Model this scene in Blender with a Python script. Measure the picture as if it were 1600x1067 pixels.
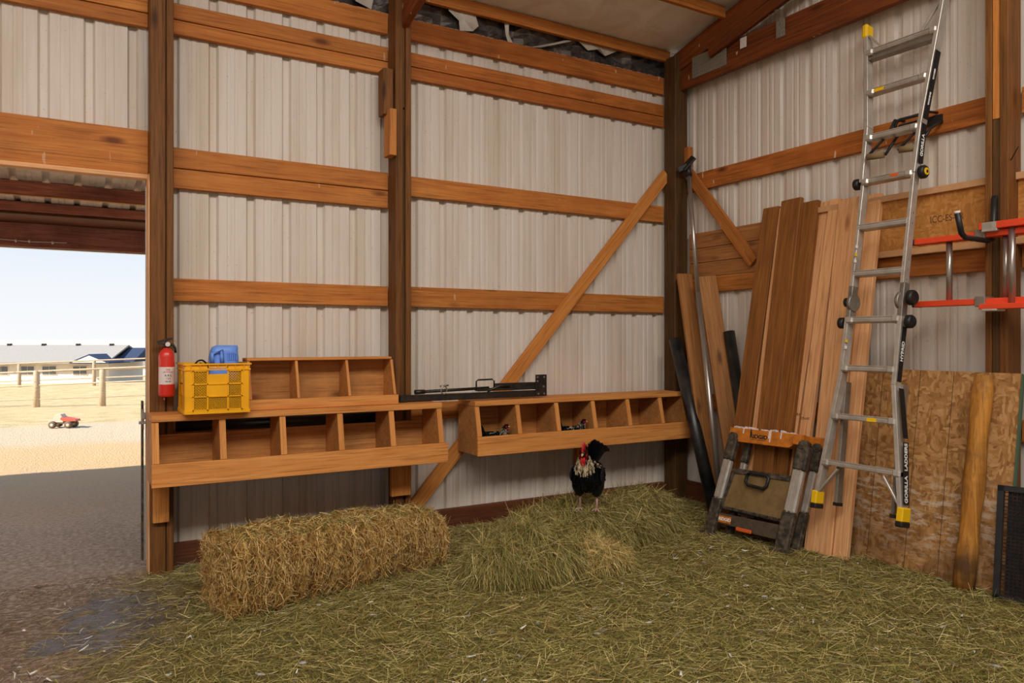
import bpy, bmesh, math, random
import numpy as np
from mathutils import Matrix, Vector, Euler
R = math.radians
random.seed(7); rng = np.random.default_rng(7)
for o in list(bpy.data.objects): bpy.data.objects.remove(o)
scn = bpy.context.scene
COL = scn.collection

# ---------------------------------------------------------------- camera
cam = bpy.data.objects.new('camera', bpy.data.cameras.new('camera'))
COL.objects.link(cam)
cam.location = (0, 0, 1.36)
cam.rotation_euler = (R(90), 0, R(-30.6))
cam.data.sensor_width = 36; cam.data.lens = 1176/1600*36
cam.data.shift_y = -1.5/1600
cam.data.clip_start = 0.05; cam.data.clip_end = 5000
scn.camera = cam

# ---------------------------------------------------------------- light
world = bpy.data.worlds.new('sky'); scn.world = world; world.use_nodes = True
wn = world.node_tree.nodes; wl = world.node_tree.links
bg = wn['Background']
wt = wn.new('ShaderNodeTexCoord'); wx = wn.new('ShaderNodeSeparateXYZ'); wl.new(wt.outputs['Generated'], wx.inputs[0])
wr_ = wn.new('ShaderNodeValToRGB'); wl.new(wx.outputs[2], wr_.inputs[0]); we = wr_.color_ramp.elements
we[0].position = 0.0; we[0].color = (.955, .965, .985, 1)
we[1].position = 1.0; we[1].color = (.30, .50, .88, 1)
e_ = we.new(.06); e_.color = (.90, .935, .98, 1); e_ = we.new(.14); e_.color = (.74, .85, .975, 1); e_ = we.new(.4); e_.color = (.50, .68, .95, 1)
wl.new(wr_.outputs[0], bg.inputs[0]); bg.inputs[1].default_value = 1.0
sun = bpy.data.objects.new('sun', bpy.data.lights.new('sun', 'SUN')); COL.objects.link(sun)
sun.data.energy = 8.0; sun.data.angle = R(0.6); sun.data.color = (1, 0.93, 0.82)
sun.rotation_euler = Vector((-1.3, -0.17, 1)).to_track_quat('Z', 'Y').to_euler()
sun.location = (-6, -2, 9)
# translucent roof skylight behind the camera
sk = bpy.data.objects.new('skylight', bpy.data.lights.new('skylight', 'AREA')); COL.objects.link(sk)
sk.data.shape = 'RECTANGLE'; sk.data.size = 8.0; sk.data.size_y = 1.8; sk.data.energy = 470; sk.data.color = (1.0, .98, .945)
sk.location = (-.3, -.3, 4.80); sk.rotation_euler = (R(22), 0, 0)
vs = scn.view_settings
vs.view_transform = 'Standard'; vs.look = 'None'; vs.gamma = 1; vs.use_curve_mapping = False
vs.exposure = 0.0

# ---------------------------------------------------------------- helpers
def lin(c):
    return tuple(((v/255)/12.92 if v/255 <= .04045 else ((v/255+.055)/1.055)**2.4) for v in c) + (1,)

def wm(o):
    m = Matrix.Identity(4)
    while o is not None:
        m = (Matrix.LocRotScale(o.location, o.rotation_euler, o.scale)) @ m
        o = o.parent
    return m

def tag(o, label=None, cat=None, group=None, kind=None):
    if label: o['label'] = label
    if cat: o['category'] = cat
    if group: o['group'] = group
    if kind: o['kind'] = kind
    return o

def empty(name, loc, label=None, cat=None, group=None, kind=None, rz=0):
    o = bpy.data.objects.new(name, None); COL.objects.link(o)
    o.location = loc; o.rotation_euler = (0, 0, rz); o.empty_display_size = .05
    return tag(o, label, cat, group, kind)

class MB:
    """collects shapes (given in frame fr) and builds ONE mesh object"""
    def __init__(s, fr=None): s.bm = bmesh.new(); s.fr = fr or Matrix.Identity(4)
    def box(s, a, b, rot=None, bev=0.0):
        c = (Vector(a)+Vector(b))/2; d = Vector(b)-Vector(a)
        m = Matrix.Translation(c) @ (rot.to_4x4() if rot else Matrix.Identity(4)) @ Matrix.Diagonal((abs(d.x), abs(d.y), abs(d.z), 1))
        r = bmesh.ops.create_cube(s.bm, size=1, matrix=m)
        if bev:
            es = {e for v in r['verts'] for e in v.link_edges}
            bmesh.ops.bevel(s.bm, geom=list(es), offset=bev, segments=1, affect='EDGES', clamp_overlap=True)
        return s
    def bar(s, a, b, w, t, wd=(0, 0, 1), bev=0.0):
        a = Vector(a); b = Vector(b); x = (b-a); L = x.length; x.normalize()
        z = x.cross(Vector(wd)).normalized(); y = z.cross(x)
        m = Matrix((x, y, z)).transposed().to_4x4(); m.translation = (a+b)/2
        r = bmesh.ops.create_cube(s.bm, size=1, matrix=m @ Matrix.Diagonal((L, w, t, 1)))
        if bev:
            es = {e for v in r['verts'] for e in v.link_edges}
            bmesh.ops.bevel(s.bm, geom=list(es), offset=bev, segments=1, affect='EDGES', clamp_overlap=True)
        return s
    def tube(s, pts, r, n=10, cap=True, rs=None):
        pts = [Vector(p) for p in pts]; rings = []
        up = Vector((0, 0, 1))
        for i, p in enumerate(pts):
            d = (pts[min(i+1, len(pts)-1)]-pts[max(i-1, 0)]).normalized()
            if abs(d.dot(up)) > .95: up = Vector((1, 0, 0)) if abs(d.x) < .9 else Vector((0, 1, 0))
            x = d.cross(up).normalized(); y = x.cross(d).normalized(); up = y
            rr = rs[i] if rs else r
            rings.append([s.bm.verts.new(p + x*math.cos(2*math.pi*k/n)*rr + y*math.sin(2*math.pi*k/n)*rr) for k in range(n)])
        for a, b in zip(rings, rings[1:]):
            for k in range(n):
                f = s.bm.faces.new((a[k], a[(k+1) % n], b[(k+1) % n], b[k])); f.smooth = True
        if cap:
            s.bm.faces.new(rings[0][::-1]); s.bm.faces.new(rings[-1])
        return s
    def prism(s, poly, axis, a, b):
        """poly: 2-D outline in the two other axes, extruded along axis 0/1/2 from a to b"""
        def P(u, v, w):
            return {0: (w, u, v), 1: (u, w, v), 2: (u, v, w)}[axis]
        A = [s.bm.verts.new(P(u, v, a)) for u, v in poly]; B = [s.bm.verts.new(P(u, v, b)) for u, v in poly]
        n = len(poly)
        for k in range(n): s.bm.faces.new((A[k], A[(k+1) % n], B[(k+1) % n], B[k]))
        s.bm.faces.new(A[::-1]); s.bm.faces.new(B)
        return s
    def lathe(s, prof, c=(0, 0, 0), n=20, rot=None):
        c = Vector(c); rings = []
        for r, z in prof:
            ring = []
            for k in range(n):
                v = Vector((math.cos(2*math.pi*k/n)*r, math.sin(2*math.pi*k/n)*r, z))
                if rot: v = rot @ v
                ring.append(s.bm.verts.new(c+v))
            rings.append(ring)
        for a, b in zip(rings, rings[1:]):
            for k in range(n):
                f = s.bm.faces.new((a[k], a[(k+1) % n], b[(k+1) % n], b[k])); f.smooth = True
        s.bm.faces.new(rings[0][::-1]); s.bm.faces.new(rings[-1])
        return s
    def loft(s, secs, n=16):
        """secs: (centre, side vector*rx, up vector*ry)"""
        rings = []
        for c, sx, sy in secs:
            c = Vector(c); sx = Vector(sx); sy = Vector(sy)
            rings.append([s.bm.verts.new(c + sx*math.cos(2*math.pi*k/n) + sy*math.sin(2*math.pi*k/n)) for k in range(n)])
        for a, b in zip(rings, rings[1:]):
            for k in range(n):
                f = s.bm.faces.new((a[k], a[(k+1) % n], b[(k+1) % n], b[k])); f.smooth = True
        s.bm.faces.new(rings[0][::-1]); s.bm.faces.new(rings[-1])
        return s
    def face(s, pts, smooth=False):
        f = s.bm.faces.new([s.bm.verts.new(p) for p in pts]); f.smooth = smooth; return s
    def build(s, name, mat, parent=None, origin=None):
        bm = s.bm
        bmesh.ops.recalc_face_normals(bm, faces=bm.faces)
        bm.transform(s.fr)
        o = bpy.data.objects.new(name, bpy.data.meshes.new(name))
        if parent is not None:
            o.parent = parent; bm.transform(wm(parent).inverted())
        else:
            co = [v.co for v in bm.verts]
            if origin is None:
                origin = ((min(c.x for c in co)+max(c.x for c in co))/2, (min(c.y for c in co)+max(c.y for c in co))/2, min(c.z for c in co))
            o.location = origin; bm.transform(Matrix.Translation(-Vector(origin)))
        bm.to_mesh(o.data); bm.free()
        o.data.materials.append(mat); COL.objects.link(o)
        return o

def board(name, a, b, w, t, wd, mat, parent=None, bev=.0025):
    """a box whose local x runs a -> b (wood grain), local y = width direction"""
    a = Vector(a); b = Vector(b); x = b-a; L = x.length; x.normalize()
    z = x.cross(Vector(wd)).normalized(); y = z.cross(x)
    M = Matrix((x, y, z)).transposed().to_4x4(); M.translation = a
    bm = bmesh.new()
    bmesh.ops.create_cube(bm, size=1, matrix=Matrix.Translation((L/2, 0, 0)) @ Matrix.Diagonal((L, w, t, 1)))
    if bev: bmesh.ops.bevel(bm, geom=list(bm.edges), offset=min(bev, t*.3), segments=1, affect='EDGES')
    o = bpy.data.objects.new(name, bpy.data.meshes.new(name)); bm.to_mesh(o.data); bm.free()
    if parent is not None: o.parent = parent; M = wm(parent).inverted() @ M
    o.location = M.translation; o.rotation_euler = M.to_euler()
    o.data.materials.append(mat); COL.objects.link(o)
    return o

def lettering(body, size, M, mat, parent, name='lettering', align='CENTER', bold=0.0, sx=1.0):
    cu = bpy.data.curves.new('txt', 'FONT'); cu.body = body; cu.size = size; cu.align_x = align; cu.align_y = 'CENTER'
    cu.extrude = .0006; cu.offset = bold
    t = bpy.data.objects.new('txt', cu); COL.objects.link(t)
    dg = bpy.context.evaluated_depsgraph_get()
    me = bpy.data.meshes.new_from_object(t.evaluated_get(dg)); bpy.data.objects.remove(t)
    me.transform(Matrix.Diagonal((sx, 1, 1, 1)))
    me.transform(wm(parent).inverted() @ M)
    me.materials.clear(); me.materials.append(mat)
    o = bpy.data.objects.new(name, me); o.parent = parent; COL.objects.link(o)
    return o

def frame(o, x, y, z):
    M = Matrix((Vector(x), Vector(y), Vector(z))).transposed().to_4x4(); M.translation = Vector(o); return M

# ---------------------------------------------------------------- materials
class NT:
    def __init__(s, name, rough=.7, metal=0, spec=.3):
        s.m = bpy.data.materials.new(name); s.m.use_nodes = True
        s.n = s.m.node_tree.nodes; s.l = s.m.node_tree.links; s.b = s.n['Principled BSDF']
        s.b.inputs['Roughness'].default_value = rough; s.b.inputs['Metallic'].default_value = metal
        s.b.inputs['Specular IOR Level'].default_value = spec
        s.tc = s.n.new('ShaderNodeTexCoord')
    def N(s, t, **k):
        n = s.n.new('ShaderNode'+t)
        for a, v in k.items(): setattr(n, a, v)
        return n
    def put(s, sock, v):
        if isinstance(v, bpy.types.NodeSocket): s.l.new(v, sock)
        else: sock.default_value = v
    def map(s, scale, vec=None, rand=False, rot=(0, 0, 0)):
        vec = vec or s.tc.outputs['Object']
        if rand:
            oi = s.N('ObjectInfo'); mu = s.N('VectorMath', operation='SCALE'); cx = s.N('CombineXYZ')
            cx.inputs[0].default_value = 37; cx.inputs[1].default_value = 19; cx.inputs[2].default_value = 11
            s.l.new(cx.outputs[0], mu.inputs[0]); s.l.new(oi.outputs['Random'], mu.inputs['Scale'])
            ad = s.N('VectorMath', operation='ADD'); s.l.new(vec, ad.inputs[0]); s.l.new(mu.outputs[0], ad.inputs[1]); vec = ad.outputs[0]
        mp = s.N('Mapping'); s.l.new(vec, mp.inputs[0]); mp.inputs['Scale'].default_value = scale; mp.inputs['Rotation'].default_value = rot
        return mp.outputs[0]
    def noise(s, vec, scale=1, detail=4, rough=.55, dist=0):
        n = s.N('TexNoise'); s.l.new(vec, n.inputs['Vector']); n.inputs['Scale'].default_value = scale
        n.inputs['Detail'].default_value = detail; n.inputs['Roughness'].default_value = rough; n.inputs['Distortion'].default_value = dist
        return n.outputs['Fac']
    def ramp(s, fac, stops, interp='LINEAR'):
        r = s.N('ValToRGB'); r.color_ramp.interpolation = interp; s.l.new(fac, r.inputs[0]); e = r.color_ramp.elements
        while len(e) < len(stops): e.new(.5)
        for x, (p, c) in zip(e, stops):
            x.position = p; x.color = c if len(c) == 4 else tuple(c)+(1,)
        return r.outputs[0]
    def mask(s, fac, lo, hi):
        r = s.N('MapRange'); s.l.new(fac, r.inputs[0]); r.inputs[1].default_value = lo; r.inputs[2].default_value = hi
        return r.outputs[0]
    def mix(s, f, a, b, mode='MIX'):
        m = s.N('Mix', data_type='RGBA', blend_type=mode); s.put(m.inputs['Factor'], f); s.put(m.inputs[6], a); s.put(m.inputs[7], b)
        return m.outputs[2]
    def math(s, op, a, b=0.0):
        m = s.N('Math', operation=op); s.put(m.inputs[0], a); s.put(m.inputs[1], b); return m.outputs[0]
    def bump(s, h, st=.3, d=.01):
        b = s.N('Bump'); b.inputs['Strength'].default_value = st; b.inputs['Distance'].default_value = d
        s.l.new(h, b.inputs['Height']); s.l.new(b.outputs[0], s.b.inputs['Normal'])
    def col(s, c): s.put(s.b.inputs['Base Color'], c); return s.m
    def pos(s): g = s.N('NewGeometry'); return g.outputs['Position']

def wood(name, c1, c2, knot=None, drop=0.0, rough=.65, vary=.16, axis=0, dirt=0.0):
    """grain along local x (axis 0)"""
    t = NT(name, rough, 0, .25)
    sc = [14, 14, 14]; sc[axis] = .9
    v = t.map(tuple(sc), rand=True)
    g = t.noise(v, 1.6, 6, .6, 1.4)
    sc2 = [90, 90, 90]; sc2[axis] = 3
    f = t.noise(t.map(tuple(sc2), rand=True), 1, 3, .6)
    base = t.ramp(g, [(.28, lin(c2)), (.5, lin([(a+b)/2 for a, b in zip(c1, c2)])), (.72, lin(c1))])
    base = t.mix(t.mask(f, .5, .8), base, lin([v*.72 for v in c2]))
    oi = t.N('ObjectInfo')
    hsv = t.N('HueSaturation'); t.l.new(base, hsv.inputs['Color'])
    t.l.new(t.math('ADD', t.math('MULTIPLY', oi.outputs['Random'], vary*2), 1-vary), hsv.inputs['Value'])
    base = hsv.outputs[0]
    ks = [5.5, 5.5, 5.5]; ks[axis] = 1.9
    vo = t.N('TexVoronoi'); t.l.new(t.map(tuple(ks), rand=True), vo.inputs['Vector']); vo.inputs['Scale'].default_value = 1.0
    kn = t.mask(vo.outputs['Distance'], .16, .05)
    base = t.mix(t.math('MULTIPLY', kn, .85), base, lin(knot or [v*.42 for v in c2]))
    if dirt:
        d = t.noise(t.map((3, 3, 3), rand=True), 1, 5, .6)
        base = t.mix(t.math('MULTIPLY', t.mask(d, .45, .7), dirt), base, lin([60, 45, 30]))
    if drop:
        p = t.pos()
        q = t.noise(t.map((26, 26, 7), p), 1.0, 1, .4)
        base = t.mix(t.math('MULTIPLY', t.mask(q, .735, .76), drop), base, lin((225, 200, 165)))
    t.bump(g, .25, .004)
    return t.col(base)

def plain(name, c, rough=.5, metal=0, spec=.4, noise=.0, c2=None, scale=20, bump=0):
    t = NT(name, rough, metal, spec)
    if noise:
        f = t.noise(t.map((scale,)*3), 1, 5, .6)
        col = t.mix(t.math('MULTIPLY', t.mask(f, .4, .7), noise), lin(c), lin(c2 or [v*.5 for v in c]))
        if bump: t.bump(f, bump, .003)
        return t.col(col)
    return t.col(lin(c))

M = {}
M['girt'] = wood('stained_girt_wood', (208, 136, 66), (176, 100, 40), knot=(92, 42, 16), drop=.35, dirt=.18)
M['girt_dotted'] = wood('stained_girt_wood_with_droppings', (198, 120, 54), (158, 84, 30), knot=(84, 36, 16), drop=.75, dirt=.3)
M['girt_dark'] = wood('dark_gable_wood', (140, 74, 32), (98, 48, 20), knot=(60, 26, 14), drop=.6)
M['post'] = wood('brown_post_wood', (136, 88, 42), (98, 60, 26), knot=(60, 34, 18), vary=.1)
M['post_dark'] = wood('dark_post_wood', (104, 72, 36), (68, 46, 22), knot=(50, 34, 18), vary=.05, dirt=.3)
M['block'] = wood('fir_block_wood', (216, 146, 74), (192, 116, 52), knot=(120, 60, 28))
M['box'] = wood('nest_box_wood', (222, 154, 84), (202, 126, 60), knot=(110, 62, 30), vary=.08)
M['ply'] = wood('nest_box_plywood', (210, 148, 84), (186, 120, 60), knot=(130, 72, 36), vary=.06, dirt=.35)
M['fir'] = wood('pale_fir_wood', (240, 186, 132), (224, 158, 104), knot=(146, 84, 44), vary=.05)
M['cedar'] = wood('treated_brown_plank_wood', (156, 100, 46), (116, 70, 30), knot=(58, 32, 16), vary=.06)
M['tanboard'] = wood('weathered_board_wood', (184, 128, 74), (152, 98, 50), knot=(90, 52, 26), vary=.06)
M['red'] = wood('red_stained_porch_wood', (216, 150, 126), (164, 100, 84), knot=(60, 30, 24), dirt=.4)
M['fence'] = wood('grey_fence_wood', (205, 185, 160), (176, 150, 120), vary=.1)
M['skirt'] = wood('skirt_wood', (120, 66, 36), (84, 44, 24), vary=.05, dirt=.4)

def steel_mat():
    t = NT('painted_steel_siding', .6, 0, .25)
    p = t.pos()
    a = t.noise(t.map((5, 5, .35), p), 1.3, 5, .6)
    b = t.noise(t.map((30, 30, 1.2), p), 1, 4, .6)
    c = t.noise(t.map((60, 60, 60), p), 1, 2, .5)
    col = t.mix(t.mask(a, .42, .75), lin((222, 210, 196)), lin((200, 182, 160)))
    col = t.mix(t.math('MULTIPLY', t.mask(b, .55, .8), .28), col, lin((168, 142, 112)))
    col = t.mix(t.math('MULTIPLY', t.mask(c, .68, .75), .35), col, lin((120, 90, 60)))
    t.bump(t.noise(t.map((6, 6, 2), p), 1, 2, .4), .08, .01)
    return t.col(col)
M['steel'] = steel_mat()
def foam_mat():
    t = NT('white_insulation_facing', .55, 0, .3)
    a = t.noise(t.map((3, 3, 3)), 1, 5, .6, 1)
    t.bump(a, .5, .02)
    return t.col(t.mix(t.mask(a, .4, .7), lin((240, 235, 226)), lin((220, 212, 198))))
M['foam'] = foam_mat()
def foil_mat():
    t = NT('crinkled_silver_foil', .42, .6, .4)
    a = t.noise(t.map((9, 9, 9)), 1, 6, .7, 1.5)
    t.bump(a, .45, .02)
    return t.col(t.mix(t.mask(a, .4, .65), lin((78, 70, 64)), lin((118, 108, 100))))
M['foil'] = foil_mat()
M['film'] = plain('torn_white_film', (200, 190, 175), .4, 0, .5, .4, (140, 130, 120), 12, .5)
M['alu'] = plain('scuffed_aluminium', (196, 188, 176), .36, .45, .5, .45, (140, 126, 108), 14)
M['alu_dark'] = plain('dull_aluminium', (150, 142, 130), .45, .6, .5, .5, (100, 88, 74), 14)
M['galv'] = plain('galvanised_steel', (176, 168, 158), .32, .8, .5)
M['black'] = plain('black_plastic', (26, 25, 25), .45, 0, .4, .35, (60, 54, 46), 18)
M['blackpipe'] = plain('black_plastic_pipe', (24, 24, 26), .35, 0, .5, .4, (78, 70, 60), 9)
M['blacksteel'] = plain('black_painted_steel', (36, 34, 32), .38, .3, .5, .5, (84, 66, 50), 25)
M['yellow'] = plain('yellow_plastic', (250, 178, 12), .42, 0, .4, .25, (205, 130, 15), 8)
M['capyellow'] = plain('yellow_rubber', (240, 190, 20), .5, 0, .3)
M['red_paint'] = plain('red_enamel', (214, 52, 38), .3, 0, .5)
M['label'] = plain('white_label', (226, 212, 204), .5)
M['ink'] = plain('black_ink', (26, 22, 20), .6)
M['greyink'] = plain('faded_stamp_ink', (92, 62, 40), .7)
M['white'] = plain('white_print', (236, 232, 226), .5)
M['blue'] = plain('blue_plastic', (112, 156, 236), .4, 0, .4, .3, (60, 104, 190), 10)
M['orangerail'] = plain('orange_fibreglass', (232, 74, 36), .42, 0, .4, .3, (190, 52, 24), 6)
M['orange'] = plain('orange_bench_plastic', (206, 120, 32), .5, 0, .4, .6, (130, 68, 20), 22, .2)
M['orangered'] = plain('orange_latch_plastic', (214, 92, 34), .5)
M['benchpan'] = plain('dusty_grey_bench_panel', (132, 106, 66), .7, 0, .2, .6, (92, 72, 46), 16)
M['benchbar'] = plain('dusty_bench_crossbar', (86, 72, 56), .65, 0, .3, .6, (44, 38, 32), 30)
M['dirtyblack'] = plain('dusty_black_bench_plastic', (48, 42, 36), .55, 0, .4, .7, (120, 104, 82), 30)
M['grip'] = plain('tan_foam_grip', (128, 104, 70), .8)
M['joist'] = plain('joist_flange_wood', (206, 158, 112), .7, 0, .2, .5, (182, 134, 88), 10)
def osb_mat(name, c1, c2, c3, sc=1.0, scuff=True):
    t = NT(name, .7, 0, .2)
    cols = []
    base = None
    v = t.map((1, 1, 1))
    nz = t.N('TexNoise'); t.l.new(v, nz.inputs['Vector']); nz.inputs['Scale'].default_value = 5*sc; nz.inputs['Detail'].default_value = 3
    ad = t.N('VectorMath', operation='MULTIPLY_ADD'); t.l.new(nz.outputs['Color'], ad.inputs[0]); ad.inputs[1].default_value = (.09/sc,)*3; t.l.new(v, ad.inputs[2])
    v1 = t.N('TexVoronoi'); t.l.new(t.map((16*sc, 16*sc, 42*sc), ad.outputs[0]), v1.inputs['Vector']); v1.inputs['Scale'].default_value = 1
    v2 = t.N('TexVoronoi'); t.l.new(t.map((16*sc, 46*sc, 14*sc), ad.outputs[0], rot=(.6, 0, 0)), v2.inputs['Vector']); v2.inputs['Scale'].default_value = 1
    sx = t.N('SeparateColor'); t.l.new(v1.outputs['Color'], sx.inputs[0]); s2 = t.N('SeparateColor'); t.l.new(v2.outputs['Color'], s2.inputs[0])
    a = t.ramp(sx.outputs[0], [(.0, lin(c2)), (.5, lin(c1)), (1, lin(c3))])
    b = t.ramp(s2.outputs[1], [(.0, lin(c3)), (.5, lin(c1)), (1, lin(c2))])
    col = t.mix(t.mask(t.noise(v, 9*sc, 2), .45, .55), a, b)
    if scuff:
        sp = t.N('SeparateXYZ'); t.l.new(t.tc.outputs['Object'], sp.inputs[0])
        zz = t.math('MULTIPLY', t.mask(sp.outputs[2], .62, .45), t.mask(sp.outputs[2], .0, .25))
        n = t.noise(t.map((4, 9, 30)), 1, 5, .7)
        col = t.mix(t.math('MULTIPLY', t.math('MULTIPLY', zz, t.mask(n, .5, .6)), .65), col, lin((214, 196, 172)))
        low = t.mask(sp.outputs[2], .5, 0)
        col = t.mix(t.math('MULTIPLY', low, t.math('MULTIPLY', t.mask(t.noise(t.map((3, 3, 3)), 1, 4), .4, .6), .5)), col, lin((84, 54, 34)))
    t.bump(sx.outputs[0], .15, .003)
    return t.col(col)
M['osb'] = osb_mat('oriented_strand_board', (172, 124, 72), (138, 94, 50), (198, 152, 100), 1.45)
M['osbweb'] = osb_mat('joist_web_strand_board', (186, 126, 62), (170, 110, 50), (200, 142, 78), 1.6, False)

def strand_mat(name, rough=.7):
    t = NT(name, rough, 0, .15)
    a = t.N('Attribute', attribute_name='Col')
    return t.col(a.outputs['Color'])
M['strand'] = strand_mat('dry_grass_strands')
M['feather'] = strand_mat('feather_colours', .5)

def hay_base(name, c1, c2, c3):
    t = NT(name, .9, 0, .1)
    a = t.noise(t.map((14, 60, 20)), 1, 6, .7, 1.2)
    b = t.noise(t.map((60, 12, 20)), 1, 6, .7, 1.2)
    f = t.mix(t.mask(t.noise(t.map((6, 6, 6)), 1, 2), .4, .6), a, b)
    t.bump(f, 1.0, .02)
    return t.col(t.ramp(f, [(.3, lin(c3)), (.5, lin(c2)), (.68, lin(c1))]))
M['bale'] = hay_base('baled_hay', (214, 168, 98), (150, 108, 54), (56, 38, 18))
M['pile'] = hay_base('loose_hay', (140, 126, 62), (92, 82, 38), (36, 32, 15))

def ground_mat():
    t = NT('ground', .9, 0, .25)
    p = t.pos()
    sp = t.N('SeparateXYZ'); t.l.new(p, sp.inputs[0]); X, Y = sp.outputs[0], sp.outputs[1]
    big = t.noise(t.map((.9, .9, .9), p), 1, 5, .6)
    fine = t.noise(t.map((34, 34, 34), p), 1, 6, .75)
    peb = t.N('TexVoronoi'); t.l.new(t.map((45, 45, 45), p), peb.inputs['Vector']); peb.inputs['Scale'].default_value = 1
    # dirt near the doorway
    dirt = t.ramp(fine, [(.3, lin((86, 66, 50))), (.5, lin((152, 126, 104))), (.66, lin((206, 184, 162)))])
    dirt = t.mix(t.mask(big, .4, .65), dirt, lin((126, 98, 78)), 'MULTIPLY') if False else t.mix(t.math('MULTIPLY', t.mask(big, .42, .62), .4), dirt, lin((104, 76, 58)))
    # hay covered dirt: streaky greens in two directions
    a = t.noise(t.map((16, 90, 30), p, rot=(0, 0, .5)), 1, 5, .7, 1)
    b = t.noise(t.map((90, 16, 30), p, rot=(0, 0, .2)), 1, 5, .7, 1)
    f = t.mix(t.mask(t.noise(t.map((5, 5, 5), p), 1, 2), .42, .58), a, b)
    hay = t.ramp(f, [(.32, lin((60, 54, 30))), (.5, lin((116, 106, 58))), (.7, lin((176, 160, 100)))])
    hay = t.mix(t.math('MULTIPLY', t.mask(big, .4, .65), .4), hay, lin((116, 92, 54)))
    # boundary : signed distance to the line from the door post to the camera side
    s = t.math('ADD', X, t.math('MULTIPLY', t.math('SUBTRACT', Y, 2.6), -.12))
    s = t.math('ADD', s, t.math('MULTIPLY', t.math('SUBTRACT', big, .5), 1.6))
    hm = t.mask(s, -.25, .35)
    inside = t.mask(Y, 5.1, 4.9)
    gm = t.mix(t.math('MULTIPLY', hm, inside), dirt, hay)
    # outside: pale sand, track and dry grass
    sand = t.ramp(fine, [(.3, lin((176, 152, 120))), (.6, lin((214, 194, 164))), (.8, lin((232, 216, 190)))])
    gr = t.ramp(t.noise(t.map((2, 2, 2), p), 1, 6, .75), [(.35, lin((168, 150, 102))), (.5, lin((204, 178, 132))), (.7, lin((222, 198, 156)))])
    wob = t.math('ADD', Y, t.math('MULTIPLY', t.math('SUBTRACT', t.noise(t.map((.5, .5, .5), p), 1, 3), .5), 2.0))
    out = t.mix(t.mask(wob, 14.2, 15.2), sand, gr)
    out = t.mix(t.mask(wob, 10.8, 11.8), lin((206, 172, 128)), out)
    out = t.mix(t.mask(Y, 120, 500), out, lin((216, 200, 178)))
    od = t.mask(t.math('ADD', Y, t.math('MULTIPLY', t.math('SUBTRACT', big, .5), 3.0)), 5.6, 9.4)
    porch = t.ramp(fine, [(.3, lin((146, 128, 112))), (.5, lin((190, 174, 158))), (.72, lin((224, 212, 198)))])
    gm = t.mix(t.mask(t.math('ADD', Y, t.math('MULTIPLY', t.math('SUBTRACT', big, .5), 2.5)), 4.2, 6.6), gm, porch)
    full = t.mix(od, gm, out)
    # damp patch by the post
    dx = t.math('SUBTRACT', X, .20); dy = t.math('SUBTRACT', Y, 4.15)
    r2 = t.math('ADD', t.math('MULTIPLY', t.math('MULTIPLY', dx, dx), 8.0), t.math('MULTIPLY', t.math('MULTIPLY', dy, dy), 3.5))
    wet = t.math('MULTIPLY', t.mask(t.math('ADD', r2, t.math('MULTIPLY', t.math('SUBTRACT', t.noise(t.map((5, 5, 5), p), 1, 4), .5), 3.4)), .75, .5), .9)
    full = t.mix(wet, full, lin((92, 82, 76)))
    t.put(t.b.inputs['Roughness'], t.math('SUBTRACT', .92, t.math('MULTIPLY', wet, .62)))
    h = t.math('ADD', t.math('MULTIPLY', fine, 1.0), t.math('MULTIPLY', peb.outputs['Distance'], .5))
    h = t.math('MULTIPLY', h, t.math('SUBTRACT', 1.0, t.math('MULTIPLY', wet, .8)))
    t.bump(h, .8, .018)
    return t.col(full)
M['ground'] = ground_mat()
M['roofgrey'] = plain('grey_shingles', (160, 154, 148), .9, 0, .05, .3, (142, 138, 132), 3)
M['housewall'] = plain('cream_house_wall', (226, 216, 204), .8)
M['slate'] = plain('slate_blue_siding', (58, 68, 92), .8, 0, .1)
M['pane'] = plain('dark_window_pane', (92, 96, 100), .2, 0, .6)
M['tyre'] = plain('toy_tyre_rubber', (110, 92, 74), .7)
M['toyred'] = plain('faded_red_toy_plastic', (196, 92, 70), .5)
M['toygrey'] = plain('toy_beige_plastic', (206, 190, 168), .5)
M['comb'] = plain('red_comb_skin', (190, 20, 26), .45, 0, .4, .3, (120, 10, 14), 60)
M['plum'] = plain('black_plumage', (12, 12, 15), .5, 0, .3, .3, (24, 28, 38), 60)
M['beak'] = plain('horn_beak', (196, 160, 110), .5)
M['legskin'] = plain('pinkish_leg_skin', (186, 148, 136), .6)
M['eye'] = plain('dark_eye', (20, 14, 10), .1, 0, .8)
M['meshgrey'] = plain('dark_mesh_panel', (38, 32, 30), .8, 0, .1, .5, (84, 60, 48), 26)
M['log'] = wood('peeled_log_wood', (214, 150, 66), (170, 108, 42), knot=(70, 40, 20), axis=2, dirt=.85, vary=.02)
M['nail'] = plain('perforated_plate_metal', (150, 146, 132), .45, .5, .5)

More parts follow.
